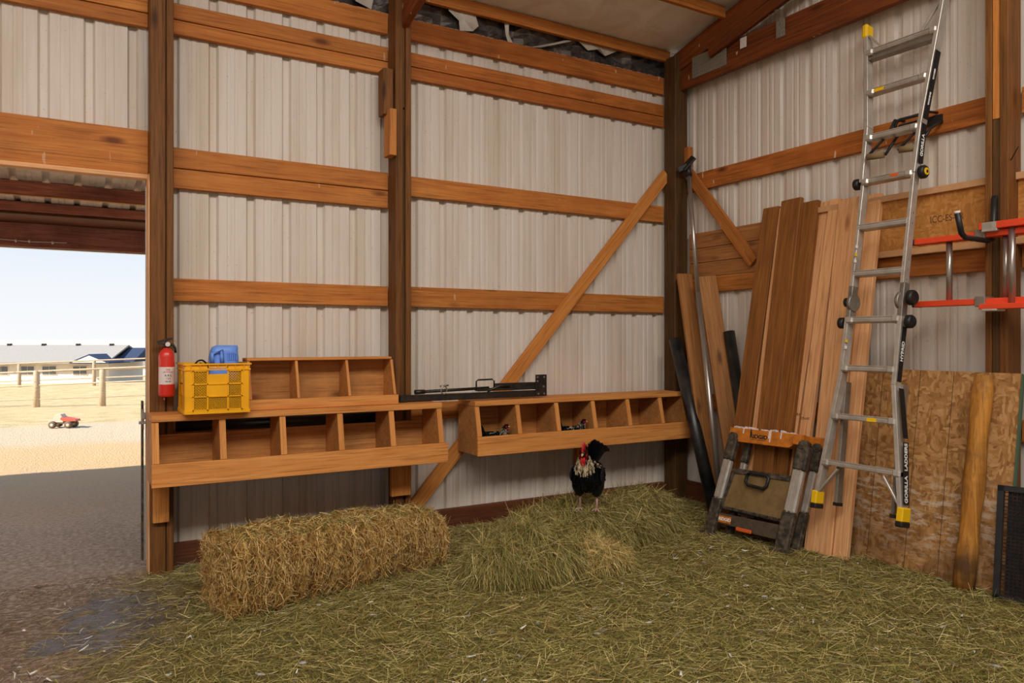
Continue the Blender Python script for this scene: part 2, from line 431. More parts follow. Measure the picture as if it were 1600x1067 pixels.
# ---------------------------------------------------------------- ground
def zt(y):
    pts = [(-10, 0), (14, 0), (30, -.93), (52, -1.35), (100, -3.6), (220, -5.5), (700, -.6), (1600, 2.5), (2500, 2.5)]
    for (a, za), (b, zb) in zip(pts, pts[1:]):
        if y <= b: k = (y-a)/(b-a); return za+(zb-za)*k
    return pts[-1][1]
def make_ground():
    ys = list(np.arange(-9, 16, .25)) + list(np.arange(16, 60, 2)) + list(np.arange(60, 240, 12)) + list(np.geomspace(240, 2400, 30))
    xs = list(-np.geomspace(6, 1500, 26)[::-1]) + list(np.arange(-5.75, 6.1, .25)) + list(np.geomspace(6.6, 2500, 28))
    V = []; F = []
    r = random.Random(3)
    for j, y in enumerate(ys):
        for x in xs:
            z = zt(y)
            if y < 16 and abs(x) < 9: z += (r.random()-.5)*.012 - .004
            if y > 300: z += (math.sin(x*.006+j)*1.2 + math.sin(x*.017)*.6)*min(1, (y-300)/600)
            V.append((x, y, z))
    n = len(xs)
    for j in range(len(ys)-1):
        for i in range(n-1): F.append((j*n+i, j*n+i+1, (j+1)*n+i+1, (j+1)*n+i))
    me = bpy.data.meshes.new('floor'); me.from_pydata(V, [], F); me.polygons.foreach_set('use_smooth', [True]*len(F))
    o = bpy.data.objects.new('floor', me); me.materials.append(M['ground']); COL.objects.link(o)
    return tag(o, 'dirt floor strewn with hay, running out to the sunlit yard', None, None, 'structure')
make_ground()

# ---------------------------------------------------------------- back wall
RP = .2256; R0 = -.113
def profile(x0, x1, pitch, phase, depth=.025, minor=.0035):
    """rib outline (s, outward) between x0 and x1"""
    pts = [(x0, 0)]
    k = math.floor((x0-phase)/pitch)-1
    while phase+k*pitch < x1+pitch:
        c = phase+k*pitch
        for s, d in ((-.030, 0), (-.018, depth), (.018, depth), (.030, 0), (.078, 0), (.084, minor), (.096, minor), (.102, 0), (.124, 0), (.130, minor), (.142, minor), (.148, 0)):
            if x0 < c+s < x1: pts.append((c+s, d))
        k += 1
    pts.append((x1, 0))
    return pts
def steel_panel(parent, axis, x0, x1, z0, z1, base, pitch, phase, gap=.0):
    bm = bmesh.new(); pr = profile(x0, x1, pitch, phase)
    T = .0035
    def P(s, d, z): return (s, base+d, z) if axis == 'y' else (base+d, s, z)
    A = [bm.verts.new(P(s, d, z0)) for s, d in pr]; B = [bm.verts.new(P(s, d, z1)) for s, d in pr]
    A2 = [bm.verts.new(P(s, d+T, z0)) for s, d in pr]; B2 = [bm.verts.new(P(s, d+T, z1)) for s, d in pr]
    for k in range(len(pr)-1):
        bm.faces.new((A[k], A[k+1], B[k+1], B[k])); bm.faces.new((A2[k+1], A2[k], B2[k], B2[k+1]))
    bm.faces.new((A[0], B[0], B2[0], A2[0])); bm.faces.new((A[-1], A2[-1], B2[-1], B[-1]))
    for k in range(len(pr)-1):
        bm.faces.new((A[k+1], A[k], A2[k], A2[k+1])); bm.faces.new((B[k], B[k+1], B2[k+1], B2[k]))
    bmesh.ops.recalc_face_normals(bm, faces=bm.faces)
    bm.transform(wm(parent).inverted())
    me = bpy.data.meshes.new('steel_panel'); bm.to_mesh(me); bm.free(); me.materials.append(M['steel'])
    o = bpy.data.objects.new('steel_panel', me); o.parent = parent; COL.objects.link(o); return o

wb = empty('wall_back', (2.5, 5.0, 0), kind='structure')
tag(wb, 'back wall of off-white ribbed steel with orange wooden girts')
x = .405
step = RP*4
while x < 4.66:
    steel_panel(wb, 'y', x, min(x+step, 4.66)-.001, .05, 3.66, 5.0, RP, R0); x += step
x = .405-step
while x > -7:
    steel_panel(wb, 'y', x, x+step-.001, 2.6, 3.66, 5.0, RP, R0); x -= step
def girt(x0, x1, z0, z1, mat='girt', y=4.981, t=.038, parent=wb, name='girt'):
    return board(name, (x0, y, (z0+z1)/2), (x1, y, (z0+z1)/2), z1-z0, t, (0, 0, 1), M[mat], parent)
# right bay and left bay
girt(.539, 1.93, 1.60, 1.737); girt(2.046, 4.47, 1.60, 1.742)
girt(.539, 1.93, 2.285, 2.402); girt(.539, 1.93, 2.408, 2.53); girt(2.046, 4.47, 2.385, 2.525, 'girt')
for a, b in ((.539, 1.93), (2.046, 4.47)):
    girt(a, b, 3.217, 3.302, 'girt' if a < 1 else 'girt_dotted'); girt(a, b, 3.308, 3.405, 'girt' if a < 1 else 'girt_dotted')
    girt(a, b, 3.498, 3.642, 'girt' if a < 1 else 'girt_dotted')
girt(-6.9, .416, 3.225, 3.305); girt(-6.9, .416, 3.312, 3.405); girt(-6.9, .416, 3.498, 3.642)
girt(-6.9, .416, 2.345, 2.606, y=4.975, t=.05, name='door_header')
o = girt(-6.9, .416, 2.316, 2.342, 'fir', y=4.965, t=.075, name='header_trim')
girt(2.046, 4.47, .79, .915)        # behind the nest boxes
girt(.539, 1.93, .79, .915)
# posts
def post(x0, x1, mat, z0=-.1, z1=3.75, y0=4.822, y1=4.96):
    return board('post', ((x0+x1)/2, (y0+y1)/2, z0), ((x0+x1)/2, (y0+y1)/2, z1), x1-x0, y1-y0, (1, 0, 0), M[mat], wb, .004)
post(.417, .497, 'post'); post(.503, .541, 'post'); post(.495, .505, 'post_dark', y0=4.835)
post(1.930, 1.985, 'post'); post(1.985, 2.003, 'post_dark', y0=4.835, z1=2.95); post(1.985, 2.003, 'post', y0=4.835, z0=2.96); post(2.005, 2.046, 'post', y0=4.824)
cp = board('post', (4.54, 4.89, -.1), (4.54, 4.89, 3.80), .14, .14, (1, 0, 0), M['post_dark'], wb, .006)
# door jamb trims and sliding-door track edge
board('jamb_trim', (.4115, 4.90, 0), (.4115, 4.90, 2.33), .13, .008, (0, 1, 0), M['fir'], wb)
board('track_strip', (.388, 5.0, .05), (.388, 5.0, 1.0), .05, .012, (0, 1, 0), M['dirtyblack'], wb)
lt = MB().box((.372, 4.86, .90), (.396, 4.92, .94), bev=.004).tube([(.38, 4.88, .96), (.38, 4.88, .84)], .008).box((.36, 4.85, .875), (.396, 4.89, .89))
lt.build('gate_latch', M['galv'], wb)
# scab blocks beside the middle post
board('block', (1.885, 4.89, 2.90), (1.885, 4.89, 3.215), .07, .10, (1, 0, 0), M['post'], wb)
board('block', (1.90, 4.845, 2.615), (1.90, 4.845, 2.93), .05, .11, (1, 0, 0), M['block'], wb)
board('block', (1.955, 4.80, .305), (1.955, 4.80, .555), .14, .036, (1, 0, 0), M['block'], wb)
board('block', (.470, 4.80, .305), (.470, 4.80, .555), .085, .036, (1, 0, 0), M['block'], wb)
board('block', (3.56, 4.94, .13), (3.56, 4.94, .57), .10, .036, (1, 0, 0), M['girt'], wb)
# diagonal brace
def brace_back():
    a = Vector((2.105, 4.942, .17)); b = Vector((4.475, 4.942, 2.80))
    return board('diagonal_brace', a, b, .098, .036, (-.75, 0, .66), M['block'], wb)
brace_back()
bbd = board('baseboard_back', (.541, 4.975, .035), (4.47, 4.975, .035), .19, .045, (0, 0, 1), M['skirt'])
tag(bbd, 'dark stained skirt board along the foot of the back wall', None, None, 'structure')

# ---------------------------------------------------------------- right wall
wr = empty('wall_right', (4.65, 2.5, 0), kind='structure')
tag(wr, 'right wall of off-white ribbed steel with orange girts')
y = 5.0
while y > -7.5:
    steel_panel(wr, 'x', max(y-.9144, -7.5), y-.001, .0, 4.2 if y > 4.5 else 5.6, 4.65, .2286, 2.93); y -= .9144
def rgirt(y0, y1, z0, z1, mat='girt', x=4.631, t=.038, name='girt'):
    return board(name, (x, y0, (z0+z1)/2), (x, y1, (z0+z1)/2), z1-z0, t, (0, 0, 1), M[mat], wr)
rgirt(4.96, 2.30, 2.635, 2.782, 'girt_dotted'); rgirt(2.18, -2, 2.635, 2.782, 'girt_dotted')
rgirt(4.96, 2.30, 1.765, 1.895); rgirt(2.18, -2, 1.765, 1.895)
rgirt(4.96, 2.30, .79, .915); rgirt(2.18, -2, .79, .915)
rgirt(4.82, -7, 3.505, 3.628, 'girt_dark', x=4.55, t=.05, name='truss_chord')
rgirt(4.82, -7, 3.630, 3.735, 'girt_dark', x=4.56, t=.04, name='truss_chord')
def rpost(y0, y1, mat, z0, z1, x0=4.47):
    return board('post', ((x0+4.61)/2, (y0+y1)/2, z0), ((x0+4.61)/2, (y0+y1)/2, z1), y1-y0, 4.61-x0, (0, 1, 0), M[mat], wr, .003)
rpost(2.268, 2.302, 'post', -.1, 3.5); rpost(2.228, 2.266, 'block', 2.60, 3.5, 4.476); rpost(2.228, 2.266, 'post_dark', -.1, 2.597, 4.476); rpost(2.182, 2.226, 'post', -.1, 3.5)
board('diagonal_brace', (4.59, 4.78, 2.79), (4.59, 4.07, 1.965), .095, .034, (0, -.75, .66), M['girt'], wr)
board('block', (4.60, 4.80, 2.86), (4.60, 4.80, 3.02), .06, .05, (0, 1, 0), M['girt'], wr)
# gusset plates
for ya, yb, za, zb in ((4.67, 4.29, 3.555, 3.732), (3.80, 3.722, 3.592, 3.72)):
    g = MB()
    g.box((4.518, yb, za), (4.523, ya, zb))
    for i in range(int((ya-yb)/.022)):
        for j in range(int((zb-za)/.03)):
            yy = yb+.011+i*.022; z = za+.015+j*.03
            g.box((4.514, yy-.004, z-.009), (4.519, yy+.002, z+.007))
    g.build('gusset_plate', M['nail'], wr)
MB().box((4.522, 4.09, 3.635), (4.527, 4.15, 3.715)).build('gusset_plate', M['label'], wr)
# raked top chord of the gable truss
def rz(y, off=0): return 3.80+.25*(4.96-y)+off
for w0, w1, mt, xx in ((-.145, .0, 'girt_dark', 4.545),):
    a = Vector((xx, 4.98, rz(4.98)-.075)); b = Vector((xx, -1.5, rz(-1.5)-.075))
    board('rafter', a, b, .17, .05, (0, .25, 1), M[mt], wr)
# web under the rafter
board('truss_web', (4.50, 4.45, 3.70), (4.50, 3.2, 3.98), .09, .038, (0, .2, 1), M['girt_dark'], wr)
bbr = board('baseboard_right', (4.63, 4.96, .07), (4.63, -7, .07), .16, .038, (0, 0, 1), M['skirt'])
tag(bbr, 'dark skirt board along the foot of the right wall', None, None, 'structure')

# unseen left wall keeps the sun out
wlft = empty('wall_left', (-6.9, -1, 0), kind='structure'); tag(wlft, 'left wall of ribbed steel')
y = 5.0
while y > -7.4:
    steel_panel(wlft, 'x', y-.9144, y-.001, 0, 3.7, -6.95, .2286, 2.93); y -= .9144

# unseen front wall with a wide open doorway
wf = empty('wall_front', (-1, -7.45, 0), kind='structure'); tag(wf, 'front wall of ribbed steel with a wide doorway')
x = -6.9
while x < 4.6:
    steel_panel(wf, 'y', x, min(x+.9, 4.64)-.001, 3.2 if -3.5 < x < .9 else 0, 3.9, -7.45, RP, R0); x += .9
# ---------------------------------------------------------------- roof
ce = empty('ceiling', (0, 0, 3.8), kind='structure'); tag(ce, 'white insulated roof underside carried on orange purlins')
def roofz(y): return 3.875+.235*(4.95-y) if y > -1.3 else roofz(-1.3+.0001)-.235*(-1.3-y)*1.0
ys = [5.02]
yy = 4.955; k = 0
pur = []
while yy > -7.4: pur.append(yy); yy -= .64
# insulation sagging between purlins: one sheet per bay
for a, b in zip(pur, pur[1:]):
    bm = bmesh.new(); nx, ny = 46, 7; G = []
    r = random.Random(int(a*100))
    for i in range(nx+1):
        row = []
        for j in range(ny+1):
            y = a+(b-a)*j/ny; X_ = -6.9+11.55*i/nx
            z = roofz(y)+.004 - .018*math.sin(math.pi*j/ny)*(1+.5*math.sin(X_*2.3+a)) + (r.random()-.5)*.004
            row.append(bm.verts.new((X_, y, z-0)))
        G.append(row)
    for i in range(nx):
        for j in range(ny):
            f = bm.faces.new((G[i][j], G[i+1][j], G[i+1][j+1], G[i][j+1])); f.smooth = True
    bm.transform(wm(ce).inverted())
    me = bpy.data.meshes.new('insulation_sheet'); bm.to_mesh(me); bm.free(); me.materials.append(M['foam'])
    o = bpy.data.objects.new('insulation_sheet', me); o.parent = ce; COL.objects.link(o)
for i, y in enumerate(pur):
    z = roofz(y)-.048
    board('purlin', (-6.9, y, z), (4.52, y, z), .09, .038, (0, 0, 1), M['girt' if i else 'girt'], ce)
# outer roof skin
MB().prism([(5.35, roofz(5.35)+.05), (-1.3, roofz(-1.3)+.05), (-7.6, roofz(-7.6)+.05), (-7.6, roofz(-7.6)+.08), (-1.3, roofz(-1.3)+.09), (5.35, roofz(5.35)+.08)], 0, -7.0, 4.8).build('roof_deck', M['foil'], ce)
# rafter from the middle post
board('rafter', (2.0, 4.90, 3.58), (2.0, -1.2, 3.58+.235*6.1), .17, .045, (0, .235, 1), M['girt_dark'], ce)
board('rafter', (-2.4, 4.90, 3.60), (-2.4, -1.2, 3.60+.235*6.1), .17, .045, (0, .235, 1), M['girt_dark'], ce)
# dark crinkled foil at the eave with torn white film
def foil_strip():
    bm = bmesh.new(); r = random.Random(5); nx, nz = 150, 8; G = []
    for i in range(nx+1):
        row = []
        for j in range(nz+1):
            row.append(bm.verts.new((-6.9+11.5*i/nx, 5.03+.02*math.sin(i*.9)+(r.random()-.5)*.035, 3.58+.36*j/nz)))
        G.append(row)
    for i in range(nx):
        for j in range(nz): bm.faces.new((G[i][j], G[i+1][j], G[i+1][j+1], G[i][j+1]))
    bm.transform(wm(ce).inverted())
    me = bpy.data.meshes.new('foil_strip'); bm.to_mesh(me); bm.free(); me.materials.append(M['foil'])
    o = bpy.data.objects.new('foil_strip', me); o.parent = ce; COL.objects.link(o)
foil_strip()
def scrap(pts):
    n = len(pts); c = (sum(p[0] for p in pts)/n, 4.975, sum(p[1] for p in pts)/n)
    m = MB(); vs_ = [m.bm.verts.new((p[0], 4.985+random.uniform(-.02, .02), p[1])) for p in pts]; cc = m.bm.verts.new(c)
    for i in range(n): m.bm.faces.new((vs_[i], vs_[(i+1) % n], cc))
    m.build('torn_film', M['film'], ce)
scrap([(2.42, 3.84), (2.62, 3.80), (2.66, 3.72), (2.60, 3.66), (2.50, 3.65), (2.49, 3.72), (2.40, 3.77)])
scrap([(2.88, 3.80), (2.91, 3.79), (2.92, 3.70), (2.95, 3.64), (2.91, 3.62), (2.89, 3.70)])
scrap([(3.12, 3.655), (3.2, 3.66), (3.50, 3.77), (3.48, 3.785)])
scrap([(3.38, 3.84), (3.8, 3.82), (4.0, 3.80), (3.86, 3.73), (3.78, 3.76), (3.68, 3.74), (3.56, 3.79), (3.42, 3.80)])
scrap([(1.62, 3.84), (1.85, 3.82), (1.82, 3.66), (1.70, 3.68)])

# ---------------------------------------------------------------- porch roof outside the doorway
pr_ = empty('lean_to_roof', (0, 7, 2.6), kind='structure'); tag(pr_, 'open lean-to roof outside the doorway with red stained beams')
def lz(y): return 2.605+.12*(8.02-y)
bm = bmesh.new(); prf = profile(-8, 6, .228, .08, .022, .003); A = []; B = []
for s, d in prf:
    A.append(bm.verts.new((s, 5.06, lz(5.06)+d))); B.append(bm.verts.new((s, 8.72, lz(8.72)+d)))
for k in range(len(prf)-1): bm.faces.new((A[k], A[k+1], B[k+1], B[k]))
bm.transform(wm(pr_).inverted()); me = bpy.data.meshes.new('roof_sheet'); bm.to_mesh(me); bm.free(); me.materials.append(M['steel'])
o = bpy.data.objects.new('roof_sheet', me); o.parent = pr_; COL.objects.link(o)
for y, zz0, zz1 in ((7.40, 2.565, 2.675), (6.5, 2.675, 2.785), (5.7, 2.775, 2.88), (8.02, 2.515, 2.60)):
    board('purlin', (-8, y, (zz0+zz1)/2), (6, y, (zz0+zz1)/2), zz1-zz0, .038, (0, 0, 1), M['red'], pr_)
    if y == 7.40: board('purlin_edge', (-8, y-.004, zz0-.005), (6, y-.004, zz0-.005), .008, .042, (0, 0, 1), M['block'], pr_)
board('shade_board', (-8, 8.35, 2.50), (6, 8.35, 2.50), .66, .02, (0, 1, 0), M['skirt'], pr_)  # added dark board, stands in for the shade under the roof edge
board('eave_beam', (-8, 8.62, 2.375), (6, 8.62, 2.375), .225, .04, (0, 0, 1), M['red'], pr_)
board('eave_beam', (-8, 8.66, 2.265), (6, 8.66, 2.265), .03, .05, (0, 0, 1), M['galv'], pr_)
MB().tube([(-.9, 8.585, 2.335), (-.55, 8.585, 2.32), (-.3, 8.585, 2.31), (-.05, 8.585, 2.318), (.0, 8.585, 2.318)], .005, 6).build('white_cord', M['label'], pr_)
for xx in (-.42, -.31, -.12): MB().lathe([(.004, -.015), (.011, -.005), (.011, .008), (.004, .015)], (xx, 8.575, 2.312), 8).build('cord_bulb', M['label'], pr_)
for xx in (-4.5, 3.6):
    MB().box((xx, 8.50, -.1), (xx+.14, 8.60, 2.49), bev=.005).build('porch_post', M['red'], pr_)

# ---------------------------------------------------------------- yard
def lerp(a, b, t): return tuple(a[i]+(b[i]-a[i])*t for i in range(3))
def fence(label, rails, posts, rt, h, gh=1.0):
    f0 = empty('rail_fence', (posts[0][0], posts[0][1], zt(posts[0][1])), label, 'fence')
    for A_, B_, r_ in rails:
        t0, t1 = -3.0, 5.0
        MB().tube([lerp(A_, B_, t0), lerp(A_, B_, t1)], r_, 7).build('rail', M['fence'], f0)
    for (px, py, zb, ztop, rad) in posts:
        MB().tube([(px, py, zb-.2), (px, py, ztop-.03), (px, py, ztop)], rad, 9, rs=[rad*1.08, rad, rad*.8]).build('fence_post', M['fence'], f0)
    return f0
fence('near wooden rail fence across the sunlit yard',
      [((-1.99, 31.36, .24), (2.43, 28.75, .46), .035), ((-1.99, 31.36, -.24), (2.43, 28.75, -.02), .025), ((-1.99, 31.36, -.72), (2.43, 28.75, -.52), .022)],
      [(-.9+d*1.96*k, 30.74-d*1.16*k, -1.0, .33+.03*k, .10) for k in range(-3, 6) for d in (1.0,)], .03, 1.2)
fence('far wooden rail fence beyond the near one',
      [((-3.43, 54.3, -.06), (4.19, 49.8, .30), .045), ((-3.43, 54.3, -1.10), (4.19, 49.8, -.75), .04), ((-3.43, 54.3, -.60), (4.19, 49.8, -.26), .03)],
      [(-2.45+3.85*k, 53.7-2.26*k, -1.9, -.05+.2*k, .10) for k in range(-3, 6)], .03, 1.2)

# long grey-roofed house; own frame: u along the front, v away
Hx, Hy = 3.6, 96.6
HM = frame((Hx, Hy, -3.7), (-.861, .508, 0), (.508, .861, 0), (0, 0, 1))   # u runs to the left
hs = empty('long_house', (Hx, Hy, -3.7), 'long low house with a grey roof beyond the fences', 'house')
MB(HM).box((0, 1, 0), (30, 9, 2.65)).build('wall', M['housewall'], hs)
MB(HM).prism([(0, 2.6), (5, 4.55), (10, 2.6), (10, 2.45), (5, 4.35), (0, 2.45)], 0, -.3, 30.5).build('roof', M['roofgrey'], hs)
MB(HM).prism([(-1.2, 2.65), (1.0, 3.55), (3.2, 2.65), (3.2, 2.5), (-1.2, 2.5)], 1, -1.2, 3.5).build('porch_gable', M['slate'], hs)
MB(HM).prism([(-.9, 2.6), (1.0, 3.38), (2.9, 2.6)], 1, -1.25, -1.15).build('gable_face', M['housewall'], hs)
MB(HM).prism([(2.0, 2.6), (5.2, 4.2), (8.4, 2.6)], 0, -2.3, -.25).build('end_gable', M['slate'], hs)
for u in (2.5, 6, 8.5, 11.5, 14, 17, 21, 25):
    w_ = MB(HM).box((u-.1, .93, 1.1), (u+1.6, 1.02, 2.2)).build('window_frame', M['label'], hs)
    MB(HM).box((u, .88, 1.2), (u+.7, .95, 2.1)).box((u+.8, .88, 1.2), (u+1.5, .95, 2.1)).build('pane', M['pane'], w_)
for u in (1.5, 5.5, 9.6, 13.7, 17.8): MB(HM).box((u, 4.7, 4.3), (u+.4, 5.1, 4.7)).build('roof_vent', M['black'], hs)
H2 = frame((9.9, 127, -4.6), (.861, -.508, 0), (.508, .861, 0), (0, 0, 1))
h2 = empty('small_house', (9.9, 127, -4.6), 'small pale-roofed house right of the long house', 'house')
MB(H2).box((-2.5, 0, 0), (5.5, 7, 2.2)).build('wall', M['housewall'], h2)
MB(H2).prism([(-3, 2.1), (1.2, 3.1), (6, 2.1)], 1, -.4, 7.4).build('roof', M['roofgrey'], h2)

# toy truck
def toy_truck():
    r = empty('toy_truck', (-.04, 13.68, 0), 'small remote control truck standing on the sunlit pale track', 'toy')
    f = Matrix.Translation((-.04, 13.68, 0)) @ Matrix.Rotation(R(-28), 4, 'Z') @ Matrix.Scale(1.05, 4)
    MB(f).box((-.15, -.06, .06), (.15, .06, .085), bev=.006).build('chassis', M['tyre'], r)
    MB(f).prism([(-.19, .085), (-.19, .12), (-.12, .135), (-.10, .20), (-.02, .205), (.02, .15), (.02, .085)], 1, -.065, .065).build('cab', M['toygrey'], r)
    MB(f).prism([(-.02, .13), (.00, .165), (.20, .125), (.21, .10), (.03, .10)], 1, -.07, .07).build('bed', M['toyred'], r)
    for sx in (-.12, .11):
        for sy in (-.085, .085):
            rot = Matrix.Rotation(R(90), 3, 'X')
            w_ = MB(f).lathe([(.03, -.025), (.052, -.022), (.052, .022), (.03, .025)], (sx, sy, .052), 14, rot).build('wheel', M['tyre'], r)
            MB(f).lathe([(.022, -.028), (.022, .028)], (sx, sy, .052), 10, rot).build('hub', M['toygrey'], w_)
toy_truck()

# ---------------------------------------------------------------- nest boxes
def nest_box(label, x0, x1, divs, yb, yf, z0, ztop, ledge, tt=.036, gw=.034, open_back=.66, mats=('box', 'ply'), topx=0.0, yt=None):
    r = empty('nest_box', ((x0+x1)/2, (yb+yf)/2, z0), label, 'nest box', 'nest boxes on the back wall')
    yt = yt if yt is not None else yf+.06
    board('top_board', (x0-topx, (yb+yt)/2-.006, ztop-tt/2), (x1-.01, (yb+yt)/2-.006, ztop-tt/2), yb-yt+.012, tt, (0, 1, 0), M[mats[0]], r)
    board('front_ledge', (x0-.004, yf+.009, (z0+ledge)/2), (x1+.012, yf+.009, (z0+ledge)/2), ledge-z0, .018, (0, 0, 1), M[mats[0]], r)
    board('bottom_board', (x0+.01, (yf+yb)/2+.01, z0+.02), (x1-.01, (yf+yb)/2+.01, z0+.02), yb-yf-.03, .012, (0, 1, 0), M[mats[1]], r)
    zb = z0+(ztop-z0)*(open_back or 1.0)
    if open_back: board('back_board', (x0, yb-.006, (z0+zb)/2), (x1, yb-.006, (z0+zb)/2), zb-z0, .012, (0, 0, 1), M['ply'], r)
    else: board('back_board', (x0, yb-.006, (z0+ztop-tt)/2), (x1, yb-.006, (z0+ztop-tt)/2), ztop-tt-z0, .012, (0, 0, 1), M['ply'], r)
    zt_ = ztop-tt-.001
    for i, xc in enumerate(divs):
        end = i in (0, len(divs)-1)
        y0_ = yf+.0185; ytt = yt+.004
        pl = [(yb-.013, z0+.027), (y0_, z0+.027), (y0_, ledge-.004), (ytt, zt_), (yb-.013, zt_)]
        if end: pl = [(yb-.013, z0+.004), (y0_, z0+.004), (y0_, ledge), (ytt, zt_), (yb-.013, zt_)]
        g_ = gw
        MB().prism(pl, 0, xc-g_/2, xc+g_/2).build('side_panel' if end else 'divider', M[mats[1]], r)
        # solid wooden strip on the sloping front edge
        a = (xc, y0_-.003, ledge+.001); b = (xc, ytt-.003, zt_-.002)
        board('front_strip', a, b, g_+.001, .012, (1, 0, 0), M[mats[0]], r, .001)
    return r
nb1 = nest_box('long lower left nest box with five openings under the yellow crate', .400, 2.165, [.418, .768, 1.108, 1.459, 1.797, 2.135], 4.818, 4.510, .555, .945, .683)
nb2 = nest_box('lower right nest box with six openings and hens inside', 2.452, 4.425, [2.470, 2.800, 3.137, 3.475, 3.815, 4.152, 4.408], 4.918, 4.604, .555, .935, .690, open_back=.84)
nb3 = nest_box('small upper nest box with three openings beside the yellow crate', .925, 1.850, [.934, 1.218, 1.538, 1.842], 4.815, 4.600, .946, 1.254, 1.008, tt=.016, gw=.016, open_back=False, yt=4.68)
# straw bits in the boxes
pp = MB().tube([(.56, 4.885, .852), (1.90, 4.885, .842)], .036, 14).build('drain_pipe', M['blackpipe'])
tag(pp, 'black plastic pipe lying behind the lower left nest box', 'pipe')

# ---------------------------------------------------------------- yellow crate
def crate():
    x0, x1, y0, y1, z0, z1 = .562, .906, 4.505, 4.800, .947, 1.235
    r = empty('plastic_crate', ((x0+x1)/2, (y0+y1)/2, z0), 'yellow ventilated plastic crate on top of the lower left nest box', 'crate')
    b = MB()
    b.box((x0+.012, y0+.012, z0), (x1-.012, y1-.012, z0+.008))
    for (xa, xb, ya, yb) in ((x0+.004, x0+.042, y0, y0+.010), (x1-.042, x1-.004, y0, y0+.010), (x0+.004, x0+.042, y1-.010, y1), (x1-.042, x1-.004, y1-.010, y1),
                             (x0, x0+.010, y0+.002, y0+.042), (x0, x0+.010, y1-.042, y1-.002), (x1-.010, x1, y0+.002, y0+.042), (x1-.010, x1, y1-.042, y1-.002)):
        b.box((xa, ya, z0+.004), (xb, yb, z1-.02), bev=.002)
    b.build('crate_frame', M['yellow'], r)
    rim = MB()
    for z, e in ((z1-.012, .010), (z1-.042, .006)):
        rim.box((x0-e, y0-e, z), (x1+e, y0+.006, z+.008)).box((x0-e, y1-.006, z), (x1+e, y1+e, z+.008))
        rim.box((x0-e, y0, z), (x0+.006, y1, z+.008)).box((x1-.006, y0, z), (x1+e, y1, z+.008))
    for k in range(7):
        xx = x0+.03+k*(x1-x0-.06)/6
        rim.box((xx-.002, y0-.007, z1-.04), (xx+.002, y0, z1-.008)).box((xx-.002, y1, z1-.04), (xx+.002, y1+.007, z1-.008))
    rim.build('rim', M['yellow'], r); rim = MB()
    rim.box((x0, y0-.004, z0+.002), (x1, y0+.004, z0+.022)).box((x0, y1-.004, z0+.002), (x1, y1+.004, z0+.022))
    rim.box((x0-.004, y0, z0+.002), (x0+.004, y1, z0+.022)).box((x1-.004, y0, z0+.002), (x1+.004, y1, z0+.022))
    rim.build('base_rim', M['yellow'], r)
    def side(fr, W):
        """panel in local (u, z) plane, u 0..W"""
        zz = [z0+.022, z0+.098, z0+.168, z0+.242]
        p = MB(fr)
        cols = [.042, .042+(W-.084)*.29, W-.042-(W-.084)*.29, W-.042]
        # upper band with the hand hole
        p.box((0.03, 0, zz[3]), (cols[1]+.006, .006, z1-z0+z0-.004)); p.box((cols[2]-.006, 0, zz[3]), (W-.03, .006, z1-.004)); p.box((cols[1], 0, z1-.030), (cols[2], .006, z1-.004))
        # centre plate
        p.box((cols[1]+.004, 0, zz[1]), (cols[2]-.004, .006, zz[3]-.018))
        for c in cols: p.box((c-.004, -.005, zz[0]-.01), (c+.004, .006, zz[3]+.004))
        for z in zz[:3]: p.box((.03, -.005, z-.003), (W-.03, .006, z+.003))
        p.box((.03, -.005, zz[3]-.003), (cols[1], .006, zz[3]+.003)); p.box((cols[2], -.005, zz[3]-.003), (W-.03, .006, zz[3]+.003))
        p.build('side_wall', M['yellow'], r)
        la = MB(fr)
        wins = [(cols[0], cols[1], zz[i], zz[i+1]) for i in range(3)] + [(cols[2], cols[3], zz[i], zz[i+1]) for i in range(3)] + [(cols[1], cols[2], zz[0], zz[1])]
        for (ua, ub, za, zb) in wins:
            w, h = ub-ua, zb-za; st = .0145
            for sgn in (1, -1):
                c = -h
                while c < w:
                    # line u = c + t, z = t  (t 0..h) clipped to 0..w
                    t0 = max(0, -c); t1 = min(h, w-c)
                    if t1-t0 > .004:
                        A_ = (ua+c+t0, .003, za+t0 if sgn > 0 else zb-t0); B_ = (ua+c+t1, .003, za+t1 if sgn > 0 else zb-t1)
                        la.bar(A_, B_, .003, .0062, (0, 1, 0))
                    c += st
        la.build('lattice', M['yellow'], r)
    W = x1-x0; D = y1-y0
    side(frame((x0, y0+.001, 0), (1, 0, 0), (0, 1, 0), (0, 0, 1)), W)
    side(frame((x0, y1-.007, 0), (1, 0, 0), (0, 1, 0), (0, 0, 1)), W)
    side(frame((x0+.007, y0, 0), (0, 1, 0), (-1, 0, 0), (0, 0, 1)), D)
    side(frame((x1-.001, y0, 0), (0, 1, 0), (-1, 0, 0), (0, 0, 1)), D)
crate()
